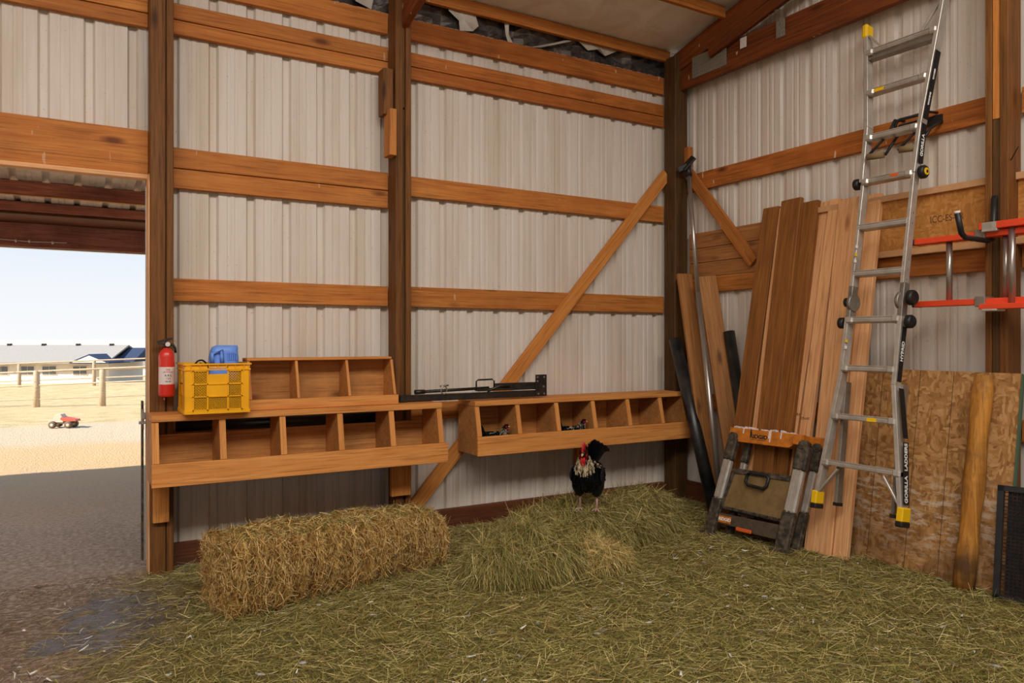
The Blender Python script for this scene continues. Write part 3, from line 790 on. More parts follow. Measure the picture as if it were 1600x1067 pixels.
# contents: blue jug and black cable loop
def jug():
    r = empty('blue_jug', (.80, 4.70, .956), 'blue plastic jug sticking out of the yellow crate', 'jug')
    M_ = frame((.795, 4.70, .956), (1, 0, 0), (0, 1, 0), (0, 0, 1))
    body = MB(M_)
    secs = []
    for z, w, d, ox in ((0, .075, .055, 0), (.01, .082, .06, 0), (.22, .082, .06, .0), (.30, .080, .055, .002), (.345, .074, .05, .004), (.365, .070, .045, .010), (.376, .058, .035, .02)):
        secs.append(((ox, 0, z), (w, 0, 0), (0, d, 0)))
    rings = []
    n = 20
    for c, sx, sy in secs:
        ring = []
        for k in range(n):
            a = 2*math.pi*k/n; ca, sa = math.cos(a), math.sin(a); q = (abs(ca)**6+abs(sa)**6)**(-1/6)
            ring.append(body.bm.verts.new((c[0]+sx[0]*ca*q, sy[1]*sa*q, c[2])))
        rings.append(ring)
    for a, b in zip(rings, rings[1:]):
        for k in range(n): body.bm.faces.new((a[k], a[(k+1) % n], b[(k+1) % n], b[k])).smooth = True
    body.bm.faces.new(rings[0][::-1]); body.bm.faces.new(rings[-1])
    body.build('body', M['blue'], r)
    MB(M_).tube([(-.07, -.062, .27), (-.072, -.068, .33), (-.02, -.068, .345), (-.015, -.062, .27)], .012, 8).build('handle', M['blue'], r)
    lab = MB(M_)
    for k in range(5): lab.box((.015+k*.012, -.0635, .29), (.020+k*.012, -.058, .335))
    lab.build('ribs', M['blue'], r)
jug()
o = MB().tube([(.66+.045*math.cos(t), 4.62+.05*math.cos(t), 1.19+.058*math.sin(t)) for t in np.linspace(0, 2*math.pi, 22)], .005, 7, cap=False).build('cable_loop', M['black'])
tag(o, 'black cable loop rising from the left of the yellow crate', 'cable')

# ---------------------------------------------------------------- extinguisher
def extinguisher():
    cx, cy = .496, 4.762
    r = empty('fire_extinguisher', (cx, cy, 1.04), 'red fire extinguisher with a white label on the doorway post', 'fire extinguisher')
    c = (cx, cy, 0)
    MB().lathe([(.030, 1.035), (.041, 1.040), (.044, 1.052), (.044, 1.262), (.041, 1.285), (.032, 1.302), (.018, 1.313), (.014, 1.318)], c, 24).build('cylinder', M['red_paint'], r)
    lb = MB(); n = 18; A = []; B = []
    for k in range(n+1):
        a = R(195)+R(150)*k/n; A.append(lb.bm.verts.new((cx+.0447*math.cos(a), cy+.0447*math.sin(a), 1.108))); B.append(lb.bm.verts.new((cx+.0447*math.cos(a), cy+.0447*math.sin(a), 1.208)))
    for k in range(n): lb.bm.faces.new((A[k], A[k+1], B[k+1], B[k])).smooth = True
    lo = lb.build('label_band', M['label'], r)
    for z, w, tx, m in ((1.192, .010, 'FIRE', 'red_paint'), (1.180, .006, 'EXTINGUISHER', 'red_paint'), (1.160, .012, 'A B C', 'ink'), (1.142, .009, '1 2 3', 'ink'), (1.125, .006, 'PULL PIN', 'ink')):
        lettering(tx, w*1.25, frame((cx+.004, cy-.0452, z), (1, 0, 0), (0, 0, 1), (0, -1, 0)), M[m], lo)
    MB().lathe([(.014, 1.316), (.017, 1.325), (.017, 1.340), (.012, 1.345)], c, 14).build('valve', M['blacksteel'], r)
    MB().bar((cx-.050, cy-.005, 1.350), (cx+.030, cy-.005, 1.372), .014, .014).bar((cx-.046, cy-.005, 1.338), (cx+.01, cy-.005, 1.345), .012, .012).build('lever', M['blacksteel'], r)
    MB().lathe([(.012, -.006), (.014, 0), (.012, .006)], (cx+.004, cy-.024, 1.338), 14, Matrix.Rotation(R(90), 3, 'X')).build('gauge', M['label'], r)
    MB().tube([(cx+.014, cy-.008, 1.338), (cx+.034, cy-.012, 1.335), (cx+.044, cy-.012, 1.315), (cx+.046, cy-.012, 1.288)], .007, 8).build('hose', M['black'], r)
    MB().box((cx-.015, cy+.044, 1.10), (cx+.015, cy+.058, 1.30)).box((cx-.022, cy+.035, 1.300), (cx+.022, cy+.058, 1.306)).build('bracket', M['galv'], r)
    MB().tube([(cx-.01, cy, 1.036), (cx-.012, cy-.005, 1.016)], .005, 6).build('drain_tip', M['galv'], r)
extinguisher()

# ---------------------------------------------------------------- black steel tool across the boxes
def steel_tool():
    r = empty('steel_jack_bar', (2.5, 4.74, .946), 'long black steel bar assembly with handle and end plate lying across the nest boxes', 'tool')
    MB().box((1.912, 4.70, .947), (3.045, 4.75, .992), bev=.004).build('lower_tube', M['blacksteel'], r)
    MB().tube([(2.04, 4.725, 1.010), (2.60, 4.725, 1.022)], .011, 10).tube([(2.03, 4.725, 1.010), (2.10, 4.725, 1.0115)], .016, 10).build('draw_rod', M['blacksteel'], r)
    MB().box((2.50, 4.70, 1.0), (3.0, 4.75, 1.020), bev=.003).box((2.66, 4.705, 1.012), (3.0, 4.745, 1.052), bev=.004).build('upper_tube', M['blacksteel'], r)
    MB().tube([(2.50, 4.725, 1.02), (2.50, 4.725, 1.070), (2.515, 4.725, 1.080), (2.63, 4.725, 1.082), (2.645, 4.725, 1.070), (2.645, 4.725, 1.02)], .006, 8).build('handle', M['blacksteel'], r)
    p = MB(); p.box((2.978, 4.690, .948), (3.075, 4.699, 1.108), bev=.002); e = p.build('end_plate', M['blacksteel'], r)
    h = MB()
    for xx, zz in ((3.00, .967), (3.05, .967), (3.045, 1.02), (2.992, 1.06), (2.992, 1.09), (3.05, 1.09)):
        h.lathe([(.007, -.003), (.007, .003)], (xx, 4.689, zz), 10, Matrix.Rotation(R(90), 3, 'X'))
    h.build('bolt_head', M['galv'], e)
    s_ = MB(); s_.tube([(2.235+.022*math.cos(t), 4.70, 1.02+.028*math.sin(t)) for t in np.linspace(-.5, 5.2, 16)], .005, 7); s_.tube([(2.21, 4.71, 1.045), (2.27, 4.70, 1.052)], .006, 7)
    s_.build('shackle', M['galv'], r)
    MB().tube([(2.58, 4.705, 1.0), (2.68, 4.70, 1.035), (2.76, 4.70, 1.03)], .010, 8).build('lug', M['blacksteel'], r)
steel_tool()

# ---------------------------------------------------------------- boards and joist stored on the right wall
def simple_board(name, label, cat, a, b, w, t, wd, mat, group=None):
    o = board(name, a, b, w, t, wd, M[mat], None, .003); tag(o, label, cat, group); return o
jo = empty('wood_joist', (4.62, 1.6, 1.896), 'long wooden I-joist standing on the right wall girt', 'joist')
board('flange', (4.607, 3.62, 1.917), (4.607, .4, 1.917), .056, .040, (1, 0, 0), M['joist'], jo) if False else board('flange', (4.583, 3.62, 1.917), (4.583, .4, 1.917), .056, .040, (1, 0, 0), M['joist'], jo)
board('flange', (4.583, 3.62, 2.278), (4.583, .4, 2.278), .056, .040, (1, 0, 0), M['joist'], jo)
MB().box((4.579, .4, 1.937), (4.588, 3.62, 2.258)).build('web', M['osbweb'], jo)
lettering('ICC-ES-ER', .058, frame((4.5785, 2.58, 2.10), (0, -1, 0), (0, 0, 1), (-1, 0, 0)), M['greyink'], jo, sx=.8)
for k, (z0, z1) in enumerate(((1.897, 2.015), (2.018, 2.138), (2.141, 2.272))):
    simple_board('stored_plank', ['lowest of the three planks stacked on edge on the right wall beside the corner post', 'middle of the three planks stacked on edge on the right wall beside the corner post', 'topmost of the three planks stacked on edge on the right wall beside the corner post'][k],
                 'plank', (4.628, 4.80, (z0+z1)/2), (4.628, 3.66, (z0+z1)/2), z1-z0, .034, (0, 0, 1), 'tanboard', 'planks stored on the right wall girt')

pk = []
# leaning planks: plane X = 4.12 + .19 z
def lean(name, label, cat, yt0, yt1, zt_, yb0, yb1, th, mat, off=0.0, zb=0.0, group='planks leaning on the right wall', xb=4.115, k=.19):
    """th thickness; off moves it away from the wall; y extents at top / foot"""
    a = Vector((xb+off, (yb0+yb1)/2, zb)); b = Vector((xb+off+k*zt_, (yt0+yt1)/2, zt_))
    w = abs(yt1-yt0)
    o = board(name, a, b, w, th, (0, 1, 0), M[mat], None, .004); tag(o, label, cat, group); return o
pk.append(lean('plank', 'dark brown plank nearest the corner in the leaning row', 'plank', 3.955, 3.806, 2.36, 3.97, 3.80, .038, 'cedar', .012))
pk.append(lean('plank', 'narrow pale plank between the two dark planks', 'plank', 3.803, 3.733, 2.345, 3.782, 3.712, .022, 'fir', .006))
pk.append(lean('plank', 'wide dark brown plank, tallest in the leaning row', 'plank', 3.758, 3.585, 2.385, 3.69, 3.52, .038, 'cedar', -.026))
pk.append(lean('plank', 'second dark plank tucked behind the tallest dark plank', 'plank', 3.65, 3.468, 2.35, 3.62, 3.44, .038, 'cedar', .014))
pk.append(lean('plank', 'pale fir plank beside the dark planks', 'plank', 3.50, 3.392, 2.335, 3.56, 3.46, .036, 'fir', .052))
pk.append(lean('plank', 'pale fir plank in the middle of the pale ones', 'plank', 3.389, 3.302, 2.337, 3.40, 3.32, .036, 'fir', .030))
pk.append(lean('plank', 'widest pale fir plank behind the aluminium ladder', 'plank', 3.298, 3.10, 2.32, 3.235, 3.04, .036, 'fir', .012))
pk.append(lean('plank', 'pinkish plank at the right end of the leaning row', 'plank', 3.095, 2.995, 2.32, 3.035, 2.94, .036, 'fir', .026))
# stamps on the pale planks
for o_, yc, off, z, tx in ((pk[1], 3.735, .052, .85, 'HT'), (pk[4], 3.515, .052, .85, 'WWP'), (pk[4], 3.455, .052, .85, 'S-DRY'), (pk[5], 3.365, .030, .83, 'KD-HT')):
    nv = Vector((-1, 0, .19)).normalized(); up_ = Vector((.19, 0, 1)).normalized()
    c_ = Vector((4.115+off+.19*z, yc, z)) + nv*(.018+.0012)
    lettering(tx, .024, frame(c_, (0, -1, 0), up_, nv), M['greyink'], o_, name='stamp')

# corner planks, pipes, pole
o = simple_board('plank', 'tan plank leaning in the corner, left of the silver pole', 'plank', (4.40, 4.28, .0), (4.475, 4.72, 1.92), .135, .03, (1, -.2, 0), 'tanboard', 'planks leaning in the corner')
o = simple_board('plank', 'tan plank leaning in the corner, right of the silver pole', 'plank', (4.42, 4.02, .0), (4.515, 4.50, 1.885), .15, .03, (1, -.6, 0), 'tanboard', 'planks leaning in the corner')
def pipe(label, a, b, r_):
    a = Vector(a); b = Vector(b); d = (b-a).normalized()
    n = 18; m = MB()
    x = d.cross(Vector((0, 0, 1))).normalized(); y = x.cross(d)
    rings = []
    for p, rr in ((a, r_), (b, r_), (b, r_*.88), (a, r_*.88)):
        rings.append([m.bm.verts.new(p+x*math.cos(2*math.pi*k/n)*rr+y*math.sin(2*math.pi*k/n)*rr) for k in range(n)])
    for q in range(4):
        A, B = rings[q], rings[(q+1) % 4]
        for k in range(n): f = m.bm.faces.new((A[k], A[(k+1) % n], B[(k+1) % n], B[k])); f.smooth = q in (0, 2)
    o = m.build('plastic_pipe', M['blackpipe']); tag(o, label, 'pipe'); return o
pipe('glossy black pipe leaning beside the right nest box end', (4.33, 4.22, 0), (4.385, 4.735, 1.37), .050)
pipe('black pipe leaning behind the right-hand corner plank', (4.47, 3.93, 0), (4.56, 4.30, 1.43), .045)
pl = empty('support_pole', (4.27, 4.10, .0), 'silver telescopic pole with a black rubber head leaning in the corner', 'pole')
MB().tube([(4.26, 4.08, .01), (4.42, 4.50, 1.75)], .0215, 14).build('lower_tube', M['galv'], pl)
MB().tube([(4.42, 4.50, 1.75), (4.508, 4.70, 2.77)], .018, 14).build('upper_tube', M['galv'], pl)
MB().tube([(4.507, 4.695, 2.74), (4.512, 4.71, 2.83)], .026, 12).bar((4.47, 4.73, 2.80), (4.53, 4.66, 2.90), .07, .018, (0, 1, .3), .004).bar((4.45, 4.76, 2.80), (4.50, 4.70, 2.83), .05, .03, (0, 0, 1), .004).build('rubber_head', M['black'], pl)

# ---------------------------------------------------------------- OSB sheet, log, dark mesh panel
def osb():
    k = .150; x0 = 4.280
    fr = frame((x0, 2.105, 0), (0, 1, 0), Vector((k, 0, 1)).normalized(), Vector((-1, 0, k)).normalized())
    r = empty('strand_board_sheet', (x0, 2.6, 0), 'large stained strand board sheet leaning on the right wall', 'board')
    sh = MB(); sh.prism([(x0, 0), (x0+.012, 0), (x0+.012+k*1.18, 1.18), (x0+k*1.18, 1.18)], 1, 2.105, 3.325); sh.build('sheet', M['osb'], r)
    ln = MB(fr)
    for u in (.36, .56, .80, 1.02): ln.box((u, 0.0, .0), (u+.003, 1.19, .0012))
    ln.build('printed_line', M['greyink'], r)
    MB(fr).box((-.012, 0, -.012), (-.001, 1.19, .006)).build('edge_strip', plain('green_painted_edge', (74, 96, 74), .6), r)
osb()
def log():
    pts = []; a = Vector((4.215, 2.285, 0)); b = Vector((4.385, 2.262, 1.165)); m = MB()
    r_ = random.Random(4); n = 14; rings = []
    d = (b-a).normalized(); x = d.cross(Vector((0, 1, 0))).normalized(); y = x.cross(d)
    for i in range(13):
        p = a+(b-a)*i/12; ring = []
        rr = .052*(1+.06*math.sin(i*1.3))
        if i == 12: rr *= .86; 
        for k in range(n):
            q = rr*(1+.05*math.sin(3*k*2*math.pi/n+i*.4)+(r_.random()-.5)*.05)
            ring.append(m.bm.verts.new(p+x*math.cos(2*math.pi*k/n)*q+y*math.sin(2*math.pi*k/n)*q))
        rings.append(ring)
    for A, B in zip(rings, rings[1:]):
        for k in range(n): m.bm.faces.new((A[k], A[(k+1) % n], B[(k+1) % n], B[k])).smooth = True
    m.bm.faces.new(rings[0][::-1]); m.bm.faces.new(rings[-1])
    o = m.build('log_post', M['log']); tag(o, 'peeled yellow-brown log post leaning on the strand board sheet', 'log')
log()
def mesh_panel():
    r = empty('mesh_panel', (4.22, 2.0, 0), 'dark mesh panel leaning at the right edge in front of the strand board', 'panel')
    fr = frame((4.19, 2.12, 0), (0.25, -.97, 0), (.15, .03, .985), (-.97, -.25, .12))
    f = MB(fr); 
    for (a, b, c, d) in ((0, 0, .03, .60), (.55, 0, .58, .60), (0, 0, .58, .03), (0, .57, .58, .60)): f.box((a, b, -.01), (c, d, .01))
    f.build('frame', M['black'], r)
    g = MB(fr)
    for i in range(28): g.box((.03+i*.019, .02, -.002), (.034+i*.019, .58, .002))
    for i in range(29): g.box((.02, .03+i*.019, -.003), (.56, .034+i*.019, .001))
    g.build('mesh', M['meshgrey'], r)
    MB(fr).box((.05, 0, -.03), (.58, .57, -.014)).build('backing', M['black'], r)
mesh_panel()

# ---------------------------------------------------------------- aluminium multi-position ladder
def ladder():
    K = .175
    r = empty('aluminium_ladder', (4.02, 2.78, .35), 'silver aluminium multi-position ladder hanging on the right wall', 'ladder')
    def P(y, z, off=0.0):   # point on ladder plane; off towards the room
        return Vector((4.02+K*(z-.36)-off, y, z))
    wd = Vector((-1, 0, K)).normalized()
    def rail(pts, w, t, mat='alu', off=0.0, name='rail'):
        m = MB()
        for a, b in zip(pts, pts[1:]):
            A = P(*a, off); B = P(*b, off)
            m.bar(A, B, w, t, wd, .002)
        return m.build(name, M[mat], r)
    # outer flared rails, lower
    rail([(3.062, .40), (2.982, 1.16), (2.982, 1.50)], .062, .026)
    rail([(2.514, .40), (2.630, 1.10), (2.634, 1.50)], .062, .026)
    # inner straight rails seen behind the lower half
    rail([(2.960, .36), (2.985, 1.10)], .055, .020, 'alu_dark', -.055, 'inner_rail')
    rail([(2.590, .37), (2.615, 1.10)], .055, .020, 'alu_dark', -.055, 'inner_rail')
    # centre inner section
    rail([(2.975, 1.60), (2.978, 2.36)], .055, .022)
    rail([(2.645, 1.60), (2.648, 2.36)], .055, .022)
    # upper flared rails
    rail([(2.988, 2.36), (2.995, 2.72), (3.076, 3.38)], .062, .026)
    rail([(2.648, 2.36), (2.640, 2.66), (2.574, 3.46)], .062, .026)
    rungs = [(3.045, 2.53, .605, 1), (3.013, 2.59, .89, 1), (2.985, 2.63, 1.187, 1), (2.985, 2.635, 1.484, 1), (2.965, 2.65, 1.773, 0), (2.968, 2.652, 2.066, 0),
             (2.985, 2.65, 2.361, 1), (2.992, 2.647, 2.646, 1), (3.016, 2.625, 2.953, 1), (3.056, 2.59, 3.232, 1)]
    for ya, yb, z, flare in rungs:
        m = MB()
        A = P(ya, z); B = P(yb, z)
        m.bar(A, B, .058, .030, wd, .004)
        m.bar(P(ya, z+.017, .006), P(yb, z+.017, .006), .050, .005, wd); m.bar(P(ya, z+.006, .0295), P(yb, z+.006, .0295), .004, .006, wd)
        m.bar(P(ya, z-.010, .010), P(yb, z-.010, .010), .030, .008, wd)
        if flare:
            for e, s_ in ((ya, -1), (yb, 1)):
                m.bar(P(e, z, .012), P(e+s_*.05, z, .012), .054, .044, wd, .010)
        m.build('rung', M['alu'], r)
    # double profile on top rung and stabiliser stays
    m = MB(); m.bar(P(3.05, 3.19), P(2.595, 3.18), .05, .018, wd, .003); m.build('rung_channel', M['alu_dark'], r)
    for a, b in (((3.058, 3.36), (2.955, 3.245)), ((2.585, 3.43), (2.70, 3.25)), ((3.055, .42), (2.94, .575)), ((2.52, .42), (2.64, .58))):
        MB().bar(P(*a, .01), P(*b, .01), .022, .012, wd, .002).build('stay', M['alu'], r)
    # hinges and black lock knobs
    rot = Matrix.Rotation(R(90), 3, 'X')
    for yy, s_ in ((2.978, 1), (2.640, -1)):
        m = MB(); m.lathe([(.052, -.012), (.056, -.006), (.056, .006), (.052, .012)], P(yy-s_*.012, 1.595, .0), 18, rot)
        m.bar(P(yy, 1.49), P(yy, 1.70), .055, .030, wd, .003); m.build('hinge', M['alu_dark'], r)
    for yy, z, rr in ((3.005, 1.60, .030), (2.588, 1.61, .046), (3.028, 1.47, .036), (2.585, 1.47, .040), (3.030, 2.36, .036), (2.600, 2.36, .040)):
        kb = MB(); s_ = 1 if yy > 2.8 else -1
        kb.lathe([(rr*.5, -.022), (rr, -.014), (rr, .010), (rr*.8, .02)], P(yy, z), 14, rot)
        k_ = kb.build('lock_knob', M['black'], r)
        if abs(z-2.36) < .01 and s_ < 0:
            MB().lathe([(.022, -.004), (.022, .004)], P(yy-.020, z), 14, rot).build('knob_cap', M['capyellow'], k_)
            MB().lathe([(.009, -.006), (.009, .006)], P(yy-.022, z), 8, rot).build('knob_pin', M['black'], k_)
    # feet and top caps
    for yy in (3.066, 2.508):
        MB().bar(P(yy, .345), P(yy, .425), .080, .040, wd, .006).build('foot', M['capyellow'], r)
        MB().bar(P(yy, .318), P(yy, .348), .084, .044, wd, .006).build('rubber_pad', M['black'], r)
    MB().bar(P(3.078, 3.34), P(3.086, 3.44), .078, .042, wd, .012).build('top_cap', M['capyellow'], r)
    MB().bar(P(2.570, 3.44), P(2.566, 3.52), .078, .042, wd, .012).build('top_cap', M['capyellow'], r)
    for y_ in (2.960, 2.590): MB().bar(P(y_, .345, -.055), P(y_, .365, -.055), .06, .026, wd).build('rubber_pad', M['black'], r)
    # black printed strip on the near side of the right rail: lower and upper
    def strip(a, b, w=.05, txt=None, size=.045):
        A = P(*a, -.004); B = P(*b, -.004); d = (B-A).normalized()
        nrm = Vector((0, -1, 0)); nrm = (nrm - d*nrm.dot(d)).normalized(); side = d.cross(nrm).normalized()
        A2 = A+nrm*.0145; B2 = B+nrm*.0145
        m = MB(); m.bar(A2, B2, w, .0016, side); o_ = m.build('side_decal', M['ink'], r)
        if txt:
            for tt, q, sz in txt:
                c = A2.lerp(B2, q)+nrm*.0014
                # reads upwards: x axis = d (up), y axis = towards left of it
                yv = nrm.cross(d)
                lettering(tt, sz, frame(c, d, yv, nrm), M['white'], o_, bold=.0012)
        return o_
    strip((2.514, .44), (2.553, .78), .052, [('GORILLA', .24, .037), ('LADDERS', .76, .037)])
    strip((2.556, .80), (2.612, 1.08), .048)
    strip((2.630, 1.12), (2.630, 1.44), .040, [('HYBRID', .55, .034)])
    strip((2.640, 2.42), (2.640, 2.66), .050, [('GORILLA', .45, .034)])
    strip((2.638, 2.69), (2.600, 3.10), .050, [('WARNING', .30, .016), ('DANGER', .66, .016)])
    # yellow stickers
    for yy, z in ((2.74, .892), (2.93, 2.957)):
        a, b = P(yy+.030, z, .032), P(yy-.030, z, .032)
        MB().bar(a, b, .004, .022, wd).build('sticker', M['capyellow'], r)
    MB().bar(P(2.79, 2.372, .03), P(2.74, 2.370, .03), .004, .018, wd).build('sticker', M['orangered'], r)
    for z in (1.95, 1.90, 1.86, 1.36, 1.32): MB().bar(P(2.962, z-.012, .033), P(2.962, z+.008, .033), .004, .018, (0, 1, 0)).build('sticker', M['capyellow' if z in (1.90, 1.36) else 'white'], r)
    # rivets
    rv = MB()
    for z in (1.78, 1.84, 2.06, 2.12, 2.30, 1.72):
        rv.lathe([(.006, -.002), (.006, .002)], P(2.636, z), 8, rot)
    rv.build('rivet', M['galv'], r)
ladder()
# wire hanger with padded arms that carries the ladder
def hanger():
    r = empty('ladder_hanger', (4.6, 2.8, 2.7), 'black wire hanger with tan padded arms holding the aluminium ladder', 'hanger')
    for y0 in (2.89, 2.68):
        s_ = 1
        MB().tube([(4.60, y0-.03, 2.76), (4.50, y0-.03, 2.75), (4.46, y0-.01, 2.66), (4.36, y0+.07, 2.52)], .009, 8).build('arm', M['black'], r)
        MB().tube([(4.60, y0-.06, 2.70), (4.48, y0-.06, 2.64), (4.40, y0-.03, 2.52)], .009, 8).build('arm', M['black'], r)
        MB().tube([(4.36, y0+.065, 2.52), (4.39, y0-.03, 2.52)], .021, 12).build('grip', M['grip'], r)
    MB().tube([(4.50, 2.86, 2.66), (4.50, 2.855, 2.725), (4.50, 2.83, 2.745), (4.50, 2.66, 2.745)], .010, 8).build('cross_wire', M['black'], r)
    MB().box((4.600, 2.62, 2.69), (4.612, 2.90, 2.745)).build('back_plate', M['black'], r)
hanger()

# ---------------------------------------------------------------- orange ladder
def orange_ladder():
    r = empty('orange_ladder', (4.35, 1.6, 1.55), 'orange fibreglass ladder hung sideways on the right post', 'ladder')
    def chan(y0, y1, z, x, h=.034, d=.085, name='rail'):
        m = MB(); m.box((x-d/2, y1, z-h/2), (x+d/2, y0, z+h/2), bev=.003)
        m.build(name, M['orangerail'], r)
    chan(2.640, .35, 1.945, 4.385); chan(2.640, .35, 1.575, 4.385)
    chan(2.255, .35, 1.985, 4.345, .038, .07, 'fly_rail'); chan(2.255, .35, 1.545, 4.345, .030, .07, 'fly_rail')
    for y in (2.455, 2.15, 1.845, 1.54, 1.235):
        m = MB(); m.tube([(4.385, y, 1.59), (4.385, y, 1.93)], .0165, 14); m.build('rung', M['galv'], r)
    for y in (2.10, 1.795, 1.49):
        m = MB(); m.tube([(4.345, y, 1.56), (4.345, y, 1.968)], .0165, 14); m.build('rung', M['galv'], r)
    for z in (1.945, 1.575):
        MB().box((4.335, 2.235, z-.028), (4.435, 2.29, z+.028), bev=.003).build('bracket', M['alu_dark'], r)
        MB().box((4.34, 2.638, z-.018), (4.43, 2.655, z+.018), bev=.004).build('end_cap', M['black'], r)
    MB().box((4.31, 2.16, 1.952), (4.40, 2.24, 2.004), bev=.003).box((4.31, 2.16, 1.520), (4.40, 2.24, 1.535), bev=.003).build('bracket', M['alu'], r)
orange_ladder()
hk = empty('storage_hook', (4.46, 2.24, 2.1), 'black storage hook screwed to the right post above the orange ladder', 'hook')
MB().tube([(4.455, 2.245, 2.15), (4.445, 2.245, 2.0), (4.43, 2.245, 1.925), (4.38, 2.245, 1.912), (4.16, 2.245, 1.915), (4.125, 2.245, 1.935), (4.085, 2.245, 2.04)], .015, 12).build('hook_arm', M['black'], hk)
MB().tube([(4.087, 2.245, 2.038), (4.083, 2.245, 2.050)], .0152, 12).build('tip_cap', M['label'], hk)
MB().box((4.455, 2.232, 2.02), (4.470, 2.262, 2.17), bev=.003).build('plate', M['black'], hk)
nl = MB().tube([(4.5, 2.18, 2.36), (4.43, 2.11, 2.41)], .003, 6).build('nail', M['blacksteel']); tag(nl, 'bent nail sticking out of the right post', 'nail')

# ---------------------------------------------------------------- folding workbench
def bench():
    O = Vector((3.87, 3.85, 0)); u = Vector((.12, -.99, 0)).normalized(); v = Vector((.26, .0315, .96)).normalized(); n = u.cross(v).normalized()
    fr = frame(O, u, v, n)     # n points into the room
    r = empty('folding_workbench', (3.9, 3.5, 0), 'folded orange and black workbench leaning against the planks', 'workbench')
    # top beam (orange)
    MB(fr).prism([(.045, .700), (.045, .770), (.62, .770), (.62, .70), (.58, .715), (.52, .675), (.12, .675), (.085, .70)], 2, -.06, .0).build('top_beam', M['orange'], r)
    MB(fr).box((.55, .700, -.06), (.61, .765, .015), bev=.004).build('clamp_block', M['orange'], r)
    MB(fr).box((.06, .705, -.15), (.72, .775, -.085), bev=.006).build('rear_beam', M['orange'], r)
    tp = MB(fr)
    rr = random.Random(9)
    for _ in range(34):
        q = rr.uniform(.07, .6); h = rr.uniform(.004, .016); tp.box((q, .768, rr.uniform(-.05, -.01)), (q+rr.uniform(.006, .03), .770+h, -.002))
    for q, l in ((.36, .05), (.37, .075), (.155, .035), (.45, .045)): tp.box((q, .77-l, -.001), (q+.008, .772, .003))
    tp.build('dried_paint', M['label'], r)
    lettering('RIDGID', .036, fr @ frame((.285, .722, .0012), (1, 0, 0), (0, 1, 0), (0, 0, 1)), M['ink'], r, bold=.0012, sx=1.15)
    MB(fr).box((.225, .700, .0), (.345, .703, .0012)).prism([(.215, .725), (.232, .735), (.222, .765), (.235, .762), (.215, .772)], 2, .0002, .0014).build('logo_mark', M['ink'], r)
    # legs: front pair and rear pair
    def leg(u0, u1, w, off, name, lo=.26, hi=.54):
        def at(vv): return u1+(u0-u1)*vv/.70
        ax = MB(fr); 
        for a, b, ww, mat in ((.0, lo, w*1.12, 'dirtyblack'), (hi, .70, w*1.1, 'dirtyblack')):
            m = MB(fr); m.bar((at(a), a, off), (at(b), b, off), ww, .05, (1, 0, 0), .008); 
            if a == 0:
                for i in range(6): m.bar((at(.03+i*.035)-ww*.55, .03+i*.035, off), (at(.03+i*.035)+ww*.55, .03+i*.035, off), .008, .056)
                m.box((at(0)-ww*.8, -.012, off-.035), (at(0)+ww*.8, .022, off+.035), bev=.006)
            else:
                m.lathe([(.028, -.035), (.032, 0), (.028, .035)], (at(.70), .705, off), 14)
            m.build('leg_joint', M[mat], r)
        m = MB(fr); m.bar((at(lo), lo, off), (at(hi), hi, off), w, .044, (1, 0, 0), .010)
        m.bar((at(lo)-w*.12, lo, off+.0225), (at(hi)-w*.12, hi, off+.0225), w*.10, .006, (1, 0, 0)); m.bar((at(lo)+w*.28, lo, off+.0225), (at(hi)+w*.28, hi, off+.0225), w*.10, .006, (1, 0, 0))
        m.build(name, M['alu'], r)
    leg(.088, .010, .070, -.005, 'leg'); leg(.632, .575, .080, -.005, 'leg')
    leg(.145, .10, .045, -.10, 'rear_leg'); leg(.675, .615, .050, -.10, 'rear_leg', .28, .55)
    # shelf panel with handle
    pn = MB(fr).prism([(.130, .455), (.560, .462), (.545, .205), (.078, .215)], 2, -.03, -.012).build('shelf_panel', M['benchpan'], r)
    e = MB(fr)
    for a, b in (((.125, .462), (.565, .468)), ((.125, .455), (.072, .215)), ((.075, .208), (.545, .198))): e.bar(a+(-.012,), b+(-.012,), .016, .022, (0, 0, 1), .003)
    for i in range(22): e.box((.09+i*.0205, .198, -.004), (.097+i*.0205, .212, .004))
    e.build('panel_edge', M['dirtyblack'], r)
    MB(fr).bar((.10, .478, -.03), (.56, .486, -.03), .018, .02, (0, 0, 1)).build('cross_rod', M['dirtyblack'], r)
    MB(fr).tube([(.245, .455, .0), (.243, .410, .008), (.262, .388, .012), (.385, .380, .012), (.408, .400, .008), (.41, .45, .0), (.395, .470, 0), (.262, .474, 0), (.245, .455, 0)], .011, 10).build('handle', M['black'], r)
    # lower crossbar
    MB(fr).prism([(.045, .095), (.050, .165), (.545, .170), (.54, .075), (.36, .075), (.33, .09)], 2, -.04, .002).build('crossbar', M['benchbar'], r)
    MB(fr).box((.075, .103, .002), (.175, .150, .006)).build('badge', M['orange'], r)
    lettering('RIDGID', .030, fr @ frame((.125, .126, .0068), (1, 0, 0), (0, 1, 0), (0, 0, 1)), M['white'], r, bold=.001, sx=1.0)
    MB(fr).box((.225, .070, -.005), (.345, .095, .010), bev=.004).build('latch', M['orangered'], r)
    MB(fr).box((.20, .175, -.04), (.33, .205, -.02)).build('lock_bar', M['black'], r)
bench()

